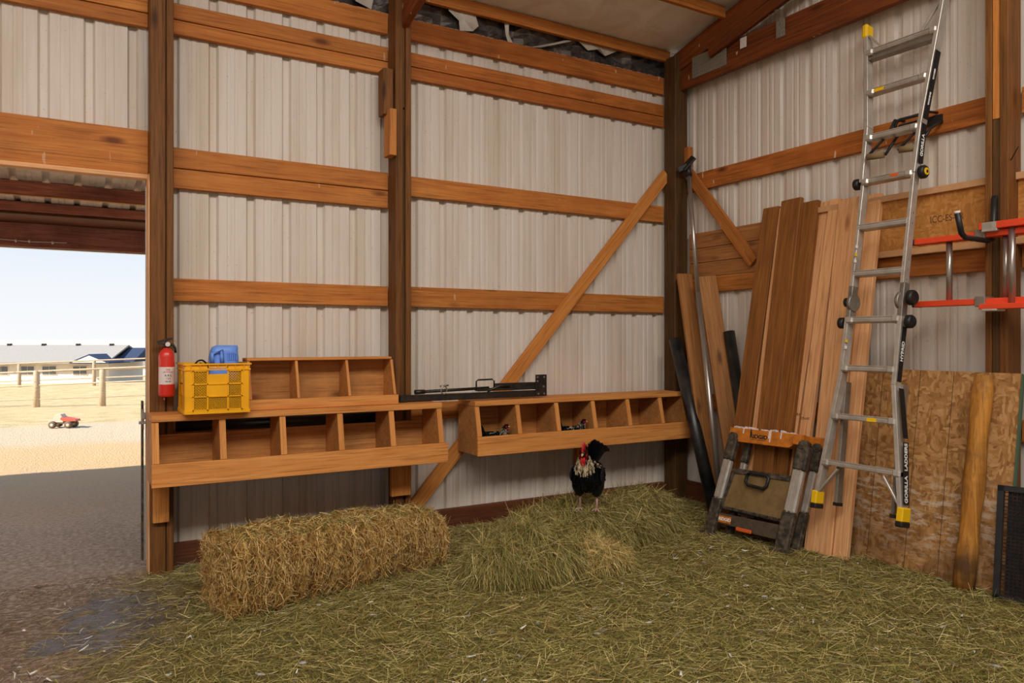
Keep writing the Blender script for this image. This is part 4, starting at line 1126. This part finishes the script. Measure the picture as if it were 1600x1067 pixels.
# ---------------------------------------------------------------- strands
def strands(name, P0, D, L, Wd, C, mat, parent=None, sag=.15, segs=2, N=None):
    """P0 centres (n,3), D unit directions, L lengths, Wd widths, C colours (n,3) linear; flat ribbons"""
    n = len(P0); D = D/np.linalg.norm(D, axis=1, keepdims=True)
    rnd = rng.normal(size=(n, 3)); S = np.cross(D, rnd); S /= np.linalg.norm(S, axis=1, keepdims=True)+1e-9
    bend = np.cross(D, S)*(rng.normal(size=(n, 1))*sag)
    k = segs+1; V = np.zeros((n, k*2, 3))
    for i in range(k):
        t = i/segs; c = P0 + D*((t-.5)*L)[:, None] + bend*(L*(4*(t-.5)**2))[:, None]
        w = Wd*(1-.55*abs(2*t-1))
        V[:, 2*i] = c-S*w[:, None]/2; V[:, 2*i+1] = c+S*w[:, None]/2
    idx = np.arange(n)[:, None]*(k*2)
    F = np.concatenate([idx+np.array([[2*i, 2*i+1, 2*i+3, 2*i+2]]) for i in range(segs)], axis=0)
    if parent is not None:
        m = wm(parent).inverted(); off = np.array(m.translation); V = V+off if m.to_euler().z == 0 else V
    me = bpy.data.meshes.new(name)
    me.vertices.add(n*k*2); me.vertices.foreach_set('co', V.reshape(-1))
    nf = len(F); me.loops.add(nf*4); me.loops.foreach_set('vertex_index', F.reshape(-1).astype(np.int32))
    me.polygons.add(nf); me.polygons.foreach_set('loop_start', np.arange(nf, dtype=np.int32)*4)
    at = me.attributes.new('Col', 'FLOAT_COLOR', 'POINT')
    cc = np.concatenate([np.repeat(C[:, None, :], k*2, axis=1), np.ones((n, k*2, 1))], axis=2)
    at.data.foreach_set('color', cc.reshape(-1))
    me.update(); me.validate(); me.materials.append(mat)
    o = bpy.data.objects.new(name, me); o.parent = parent; COL.objects.link(o); o['kind'] = 'stuff'
    return o
def pal(n, cols, w):
    c = np.array([lin(x)[:3] for x in cols]); i = rng.choice(len(cols), n, p=np.array(w)/sum(w))
    return c[i]*(rng.uniform(.7, 1.15, (n, 1)))
GREEN = [(142, 134, 70), (174, 158, 92), (212, 190, 126), (102, 102, 50), (146, 112, 62), (230, 210, 158)]
GW = [5, 5, 3, 3, 2, .6]
STRAW = [(234, 194, 124), (214, 168, 94), (248, 218, 156), (168, 122, 64), (172, 152, 84), (124, 86, 42)]
SW = [5, 4, 2, 3, 2, 2]

# ---------------------------------------------------------------- hay bale
def hay_bale():
    base = Vector((.700, 3.80, 0)); u = Vector((.966, .258, 0)).normalized(); v = Vector((-.258, .966, 0)); L = 1.36; W = .40
    r = empty('hay_bale', base+u*L/2+v*W/2, 'rectangular golden hay bale lying in front of the left nest box', 'hay bale')
    # each flake a slightly shifted, rounded slab of the bale; one continuous bale body
    bm = bmesh.new(); NU, NV = 110, 56
    def sec(t, a):
        """t 0..1 along, a angle round; returns local (v, z)"""
        h = .385-.07*t-.03*max(0, (t-.8)/.2)**2; w = W*(1-.04*t)
        ca, sa = math.cos(a), math.sin(a); p = 4.0
        q = (abs(ca)**p+abs(sa)**p)**(-1/p)
        fl = .019*math.sin(t*2*math.pi*13)+.008*math.sin(t*2*math.pi*29+1)+.012*math.sin(t*17+a*3)
        return (w/2+(w/2+fl)*ca*q, h/2+(h/2+fl*.6)*sa*q)
    G = []; rr = random.Random(11)
    for i in range(NU+1):
        t = i/NU; e = 1.0
        edge = min(t, 1-t)/.05
        if edge < 1: e = .80+.20*math.sqrt(max(0, 1-(1-edge)**2))
        ring = []
        for k in range(NV):
            a = 2*math.pi*k/NV; y, z = sec(t, a)
            y = W/2+(y-W/2)*e; z = .18+(z-.18)*e
            j = (rr.random()-.5)*.018
            p = base+u*(t*L)+v*(y+j*math.cos(a)); ring.append(bm.verts.new((p.x+(rr.random()-.5)*.01, p.y, max(-.01, z+j*math.sin(a)))))
        G.append(ring)
    for A, B in zip(G, G[1:]):
        for k in range(NV): bm.faces.new((A[k], A[(k+1) % NV], B[(k+1) % NV], B[k])).smooth = True
    bm.faces.new(G[0][::-1]); bm.faces.new(G[-1]); bm.normal_update()
    bmesh.ops.recalc_face_normals(bm, faces=bm.faces)
    bm.transform(wm(r).inverted()); me = bpy.data.meshes.new('bale_body'); bm.to_mesh(me); bm.free(); me.materials.append(M['bale'])
    o = bpy.data.objects.new('bale_body', me); o.parent = r; COL.objects.link(o)
    n = 26000
    t = rng.uniform(0, 1, n); a = rng.uniform(0, 2*math.pi, n)
    a = np.where(rng.random(n) < .5, rng.uniform(math.pi*.60, math.pi*1.30, n), a)     # favour the front face
    pts = np.zeros((n, 3)); nr = np.zeros((n, 3)); uu = np.array(u); vv = np.array(v); b0 = np.array(base)
    for i in range(n):
        y, z = sec(t[i], a[i]); edge = min(t[i], 1-t[i])/.05; e = 1 if edge >= 1 else .8+.2*math.sqrt(1-(1-edge)**2)
        y = W/2+(y-W/2)*e; z = .18+(z-.18)*e
        pts[i] = b0+uu*t[i]*L+vv*y; pts[i, 2] = max(z, 0)
        nr[i] = vv*math.cos(a[i]); nr[i, 2] = math.sin(a[i])
    nr /= np.linalg.norm(nr, axis=1, keepdims=True)
    # front face strands hang down, top ones lie flat across
    down = np.array([0, 0, -1.0]); top = np.abs(nr[:, 2]) > .75
    D = rng.normal(size=(n, 3))*.55 + np.where(top[:, None], rng.normal(size=(n, 3))*1.0, down[None, :]*1.0) + nr*.35
    D -= nr*(np.sum(D*nr, axis=1, keepdims=True))*rng.uniform(.3, 1.0, (n, 1))
    Ln = rng.uniform(.025, .085, n); pts += nr*rng.uniform(.0, .016, (n, 1))
    cols = pal(n, STRAW, SW); g = top & (rng.random(n) < .5); cols[g] = pal(int(g.sum()), GREEN, GW)
    pts[:, 2] = np.maximum(pts[:, 2], .01)
    strands('bale_straw', pts, D, Ln, rng.uniform(.0016, .0036, n), cols, M['strand'], r, .18, 2)
    # end face
    m_ = 2600; q = rng.uniform(0, 1, (m_, 2)); e_ = rng.random(m_) < .8
    P_ = b0 + uu*np.where(e_, -.004, L+.004)[:, None] + vv*(.03+q[:, :1]*(W-.06)); P_[:, 2] = q[:, 1]*np.where(e_, .34, .26)+.01
    D_ = rng.normal(size=(m_, 3)); D_ -= uu*(D_ @ uu)[:, None]*.8
    strands('end_straw', P_, D_, rng.uniform(.03, .10, m_), rng.uniform(.0016, .0034, m_), pal(m_, STRAW, SW), M['strand'], r, .18, 2)
hay_bale()

# ---------------------------------------------------------------- loose hay piles and litter
PILES = [  # cx, cy, rx, ry, h, rot
    (2.98, 4.12, .86, .36, .255, .10),
    (3.62, 4.33, .46, .28, .22, .1),
    (2.33, 3.74, .46, .30, .235, .12),
    (2.72, 3.62, .24, .20, .14, -.2),
]
def pile_h(x, y, ps=None):
    z = np.zeros_like(x)
    for cx, cy, rx, ry, h, ro in (ps or PILES):
        c, s = math.cos(ro), math.sin(ro); dx, dy = x-cx, y-cy
        a = (dx*c+dy*s)/rx; b = (-dx*s+dy*c)/ry; q = np.clip(1-(a*a+b*b), 0, 1)
        z = np.maximum(z, h*np.sqrt(q)*(.80+.20*q)*(1+.10*np.sin(x*19+y*7)+.08*np.sin(y*31-x*11)))
    return z
def pile(label, ps, n, comb, cols=GREEN, cw=GW):
    cx, cy = ps[0][0], ps[0][1]
    r = empty('hay_pile', (cx, cy, 0), label, 'hay', kind='stuff')
    bm = bmesh.new()
    x0 = min(p[0]-p[2] for p in ps)-.08; x1 = max(p[0]+p[2] for p in ps)+.08; y0 = min(p[1]-p[3] for p in ps)-.12; y1 = max(p[1]+p[3] for p in ps)+.12
    nx, ny = int((x1-x0)/.025), int((y1-y0)/.025)
    xs, ys = np.meshgrid(np.linspace(x0, x1, nx+1), np.linspace(y0, y1, ny+1), indexing='ij')
    zs = pile_h(xs, ys, ps)-.012 + rng.normal(size=xs.shape)*.006
    G = [[bm.verts.new((xs[i, j], ys[i, j], zs[i, j])) for j in range(ny+1)] for i in range(nx+1)]
    for i in range(nx):
        for j in range(ny): bm.faces.new((G[i][j], G[i+1][j], G[i+1][j+1], G[i][j+1])).smooth = True
    bm.transform(wm(r).inverted()); me = bpy.data.meshes.new('hay_heap'); bm.to_mesh(me); bm.free(); me.materials.append(M['pile'])
    o = bpy.data.objects.new('hay_heap', me); o.parent = r; COL.objects.link(o); o['kind'] = 'stuff'
    X = rng.uniform(x0, x1, n*3); Y = rng.uniform(y0, y1, n*3); Z = pile_h(X, Y, ps); k = (Z > .01)
    X, Y, Z = X[k][:n], Y[k][:n], Z[k][:n]; n = len(X)
    e = .01; gx = (pile_h(X+e, Y, ps)-Z)/e; gy = (pile_h(X, Y+e, ps)-Z)/e
    N = np.stack([-gx, -gy, np.ones(n)], 1); N /= np.linalg.norm(N, axis=1, keepdims=True)
    D = np.stack([-gx, -gy, -(gx**2+gy**2)], 1)*comb + rng.normal(size=(n, 3))*.55 + np.array([.25, -.1, 0])
    D -= N*np.sum(D*N, axis=1, keepdims=True)*.85
    P_ = np.stack([X, Y, Z+rng.uniform(-.01, .022, n)], 1)
    strands('loose_strands', P_, D, rng.uniform(.07, .22, n), rng.uniform(.0018, .0036, n), pal(n, cols, cw), M['strand'], r, .25, 2)
    return r
pile('long heap of loose green hay under the rooster', PILES[:2], 17000, .8)
pile('small heap of loose hay in front of the rooster heap', PILES[2:3], 8500, .9)
pile('tuft of yellower hay at the right of the small heap', PILES[3:], 2600, .8, GREEN[:3]+STRAW[:3], [4, 4, 4, 2, 2, 2])

def litter():
    n = 150000
    X = rng.uniform(-.9, 4.56, n); Y = rng.uniform(.9, 4.92, n)
    # only near the camera's view: keep what stands in front
    A = R(30.6); f = X*math.sin(A)+Y*math.cos(A); rr = X*math.cos(A)-Y*math.sin(A)
    k = (f > 2.0) & (np.abs(rr/f) < .78)
    s = X-.12-.12*(Y-2.6)-.72+.16*np.sin(X*3.1+Y*2.3) + rng.normal(size=n)*.18
    hayk = s > -.72
    sparse = (~hayk) & (rng.random(n) < .20+.25*np.clip(3.4-Y, 0, 1))
    dens = rng.random(n) < np.clip(.55+.45*(s+.7), .25, 1)
    k &= (hayk & dens) | sparse
    X, Y, hk_ = X[k], Y[k], hayk[k]; n = len(X)
    Z = np.maximum(pile_h(X, Y)*0, 0)+np.abs(rng.normal(size=n))*.007+.002
    ang = rng.normal(size=n)*1.0+.5+.6*np.sin(X*2.1)+.5*np.sin(Y*2.7)
    D = np.stack([np.cos(ang), np.sin(ang), rng.normal(size=n)*.12], 1)
    L = rng.uniform(.03, .15, n); L[~hk_] *= .6
    C = pal(n, GREEN, GW); m = ~hk_; C[m] = pal(int(m.sum()), [(190, 180, 160), (150, 130, 100), (120, 100, 76)], [1, 2, 2])
    o = strands('hay_litter', np.stack([X, Y, Z], 1), D, L, rng.uniform(.0014, .0032, n), C, M['strand'], None, .2, 2)
    tag(o, 'thin layer of loose green-gold hay covering the floor', 'hay')
litter()
def fluff():
    n = 420
    X = rng.uniform(-.6, 4.3, n); Y = rng.uniform(1.6, 4.6, n)
    D = rng.normal(size=(n, 3)); D[:, 2] *= .3
    C = pal(n, [(226, 220, 210), (190, 184, 178), (150, 146, 142)], [2, 2, 1])
    o = strands('feather_fluff', np.stack([X, Y, np.full(n, .014)], 1), D, rng.uniform(.012, .045, n), rng.uniform(.005, .012, n), C, M['strand'], None, .3, 2)
    tag(o, 'small pale feathers scattered over the hay', 'feathers')
fluff()

# ---------------------------------------------------------------- chickens
def chicken(name, label, loc, rz_, s=1.0, rooster=False, sit=False, group=None, headdir=0.0, head_low=False):
    """local +x forward, z up; standing height about .43 for s = 1"""
    r = empty(name, loc, label, 'rooster' if rooster else 'hen', group)
    fr = Matrix.Translation(loc) @ Matrix.Rotation(rz_, 4, 'Z') @ Matrix.Scale(s, 4)
    dz = -.115 if sit else 0
    # body + neck + head: one lofted surface from tail root to crown
    path = [(-.155, .275, .012, .012), (-.140, .268, .040, .036), (-.10, .245, .078, .066), (-.05, .225, .098, .085), (.0, .215, .104, .094), (.05, .222, .100, .092),
            (.090, .245, .084, .080), (.115, .282, .062, .062), (.128, .318, .046, .046), (.136, .345, .034, .036), (.145, .366, .027, .028), (.156, .382, .025, .026), (.172, .388, .021, .021), (.184, .384, .010, .012)]
    if head_low: path = [(x_, z_ if i < 8 else z_-.02*(i-7), a_, b_) for i, (x_, z_, a_, b_) in enumerate(path)]
    b = MB(fr); secs = []
    for i, (px, pz, ry, rz2) in enumerate(path):
        p0 = path[max(0, i-1)]; p1 = path[min(len(path)-1, i+1)]
        d = Vector((p1[0]-p0[0], 0, p1[1]-p0[1])).normalized()
        up = Vector((-d.z, 0, d.x))
        secs.append(((px, 0, pz+dz), (0, ry, 0), up*rz2))
    b.loft(secs, 18); body = b.build('body', M['plum'], r)
    # thighs
    if not sit:
        for sy in (-1, 1):
            m = MB(fr); m.tube([(.01, sy*.052, .20), (.016, sy*.056, .150), (.005, sy*.056, .108), (-.002, sy*.055, .090)], .03, 12, rs=[.056, .050, .031, .014]); m.build('thigh', M['plum'], r)
            m = MB(fr); m.tube([(-.003, sy*.055, .098), (-.006, sy*.055, .05), (.002, sy*.055, .010)], .008, 8, rs=[.009, .0075, .0085])
            for a in (-.45, 0, .45): m.tube([(.002, sy*.055, .010), (.03*math.cos(a), sy*.055+.03*math.sin(a), .009), (.055*math.cos(a), sy*.055+.055*math.sin(a), .003)], .005, 6, rs=[.007, .0055, .003])
            m.tube([(.0, sy*.055, .012), (-.028, sy*.055, .004)], .004, 6, rs=[.006, .003]); m.build('leg', M['legskin'], r)
    # comb
    hx, hz = path[11][0], path[11][1]+dz
    cs = 1.0 if rooster else .45
    pr2 = [(-.036, .008), (-.046, .040), (-.034, .034), (-.030, .060), (-.018, .042), (-.006, .068), (.004, .042), (.016, .055), (.020, .030), (.030, .026), (.030, .004), (.0, .014)]
    cb = MB(fr); cb.prism([(hx+a*cs, hz+.010+bz*cs) for a, bz in pr2], 1, -.0045*cs-.001, .0045*cs+.001); cb.build('comb', M['comb'], r)
    fc = MB(fr)
    for sy in (-1, 1):
        fc.loft([((hx+.004+(k-2)*.007, sy*.0215, hz-.004), (0, .0035*sy, 0), (0, 0, .016*math.sin(math.pi*(k+.3)/4.6))) for k in range(5)], 8)
        fc.loft([((hx+.016, sy*.009, hz-.016-k*.013*cs), (.010*q, 0, 0), (0, .006*q, 0)) for k, q in enumerate((.5, 1.0, 1.2, 1.0, .4))], 8)
    if rooster: fc.loft([((hx+.012, 0, hz-.02-k*.013), (0, .013*q, 0), (.008*q, 0, 0)) for k, q in enumerate((.8, 1.0, 1.15, 1.1, .9, .4))], 10)
    fc.build('wattles', M['comb'], r)
    MB(fr).tube([(hx+.022, 0, hz+.003), (hx+.038, 0, hz), (hx+.050, 0, hz-.008)], .008, 8, rs=[.010, .007, .0015]).build('beak', M['beak'], r)
    ey = MB(fr)
    for sy in (-1, 1): ey.lathe([(.001, -.004), (.004, -.002), (.004, .002), (.001, .004)], (hx+.008, sy*.0245, hz+.004), 8)
    ey.build('eye', M['eye'], r)
    # wings
    for sy in (-1, 1):
        w_ = MB(fr); ws = []
        for k in range(8):
            t = k/7; x_ = .085-.215*t; hh = .062*math.sin(math.pi*min(1, (t*.82+.14))); ws.append(((x_, sy*(.094-.055*t*t+.006), .232-.008*t+dz), (0, .010*math.sin(math.pi*(.15+.8*t))+.002, 0), (0, 0, hh)))
        w_.loft(ws, 12); w_.build('wing', M['plum'], r)
    # tail: curved sickle feathers as thin tapered blades
    tl = MB(fr); nf = 20 if rooster else 13
    for k in range(nf):
        sp = (k-(nf-1)/2)/(nf/2); up_ = (.135 if rooster else .10)*(1-.35*abs(sp)); bk = .12+.03*math.cos(k*2.1)
        pts = [Vector((-.125, sp*.020, .275+dz)), Vector((-.155-.02*abs(sp), sp*.045, .275+dz+up_*.55)), Vector((-.20-.02*abs(sp), sp*.065, .275+dz+up_)), Vector((-.20-bk*.55, sp*.08, .275+dz+up_*(.95 if not rooster else .98))), Vector((-.20-bk, sp*.09, .275+dz+up_*(.75 if rooster else .9)))]
        wds = [.014, .034, .042, .032, .005]
        L_ = []
        for p, wdt in zip(pts, wds):
            L_.append((tl.bm.verts.new(p+Vector((wdt*.5, 0, wdt*.6))), tl.bm.verts.new(p+Vector((-wdt*.5, 0, -wdt*.6))), tl.bm.verts.new(p+Vector((0, .003, 0)))))
        for a_, b_ in zip(L_, L_[1:]):
            tl.bm.faces.new((a_[0], a_[2], b_[2], b_[0])); tl.bm.faces.new((a_[2], a_[1], b_[1], b_[2])); tl.bm.faces.new((a_[1], a_[0], b_[0], b_[1]))
    tl.build('tail', M['plum'], r)
    # plumage: small overlapping feathers
    n = 2600; ti = rng.uniform(1, 12.0, n); a = rng.uniform(0, 2*math.pi, n)
    P_ = np.zeros((n, 3)); D_ = np.zeros((n, 3)); C_ = np.zeros((n, 3))
    white = np.array(lin((206, 186, 150))[:3]); blk = np.array([.006, .006, .009])
    for i in range(n):
        j = int(ti[i]); f_ = ti[i]-j; A_ = secs[j]; B_ = secs[min(j+1, len(secs)-1)]
        c = Vector(A_[0]).lerp(Vector(B_[0]), f_); sx = Vector(A_[1]).lerp(Vector(B_[1]), f_); sy = Vector(A_[2]).lerp(Vector(B_[2]), f_)
        nrm = sx*math.cos(a[i])+sy*math.sin(a[i]); p = c+nrm*1.02; nn = nrm.normalized()
        ax = (Vector(A_[0])-Vector(B_[0])).normalized()
        d = ax*1.0+nn*.22+Vector((0, 0, -.35)); d.normalize(); P_[i] = p; D_[i] = d
        wp = 0.0
        if 6.9 < ti[i] < 9.4: wp = (.75 if abs(nn.y) > .0 and abs(Vector(nn).dot(fr.to_3x3() @ Vector((0, 1, 0)))) < 9 else .1) if rooster else .30
        elif 3 < ti[i] <= 6.2 and (nn.z > .45 or (rooster and nn.x > .3 and nn.z > -.1)): wp = .34 if rooster else .12
        C_[i] = (white if rng.random() < wp else blk)*rng.uniform(.7, 1.2)
        if ti[i] > 10.2: C_[i] = np.array(lin((150, 24, 22))[:3])*rng.uniform(.6, 1) if rooster else blk
    Mx = np.array(fr); P_ = P_ @ Mx[:3, :3].T + Mx[:3, 3]; D_ = D_ @ Mx[:3, :3].T
    sz = np.where(ti > 9, .5, 1.0)
    strands('plumage', P_, D_, rng.uniform(.022, .042, n)*s*sz, rng.uniform(.008, .014, n)*s*sz, C_, M['feather'], r, .12, 2)
    return r
chicken('rooster', 'black and cream rooster with a red comb standing on the hay heap', (2.915, 3.955, .262), math.atan2(-3.955, -2.915)-.20, 1.0, True)
chicken('hen', 'black speckled hen in the first opening of the right nest box', (2.655, 4.74, .584), R(-52), .60, False, True, 'hens in the right nest box')
chicken('hen', 'black hen with a red comb in the third opening of the right nest box', (3.335, 4.735, .584), R(-50), .60, False, True, 'hens in the right nest box', head_low=False)
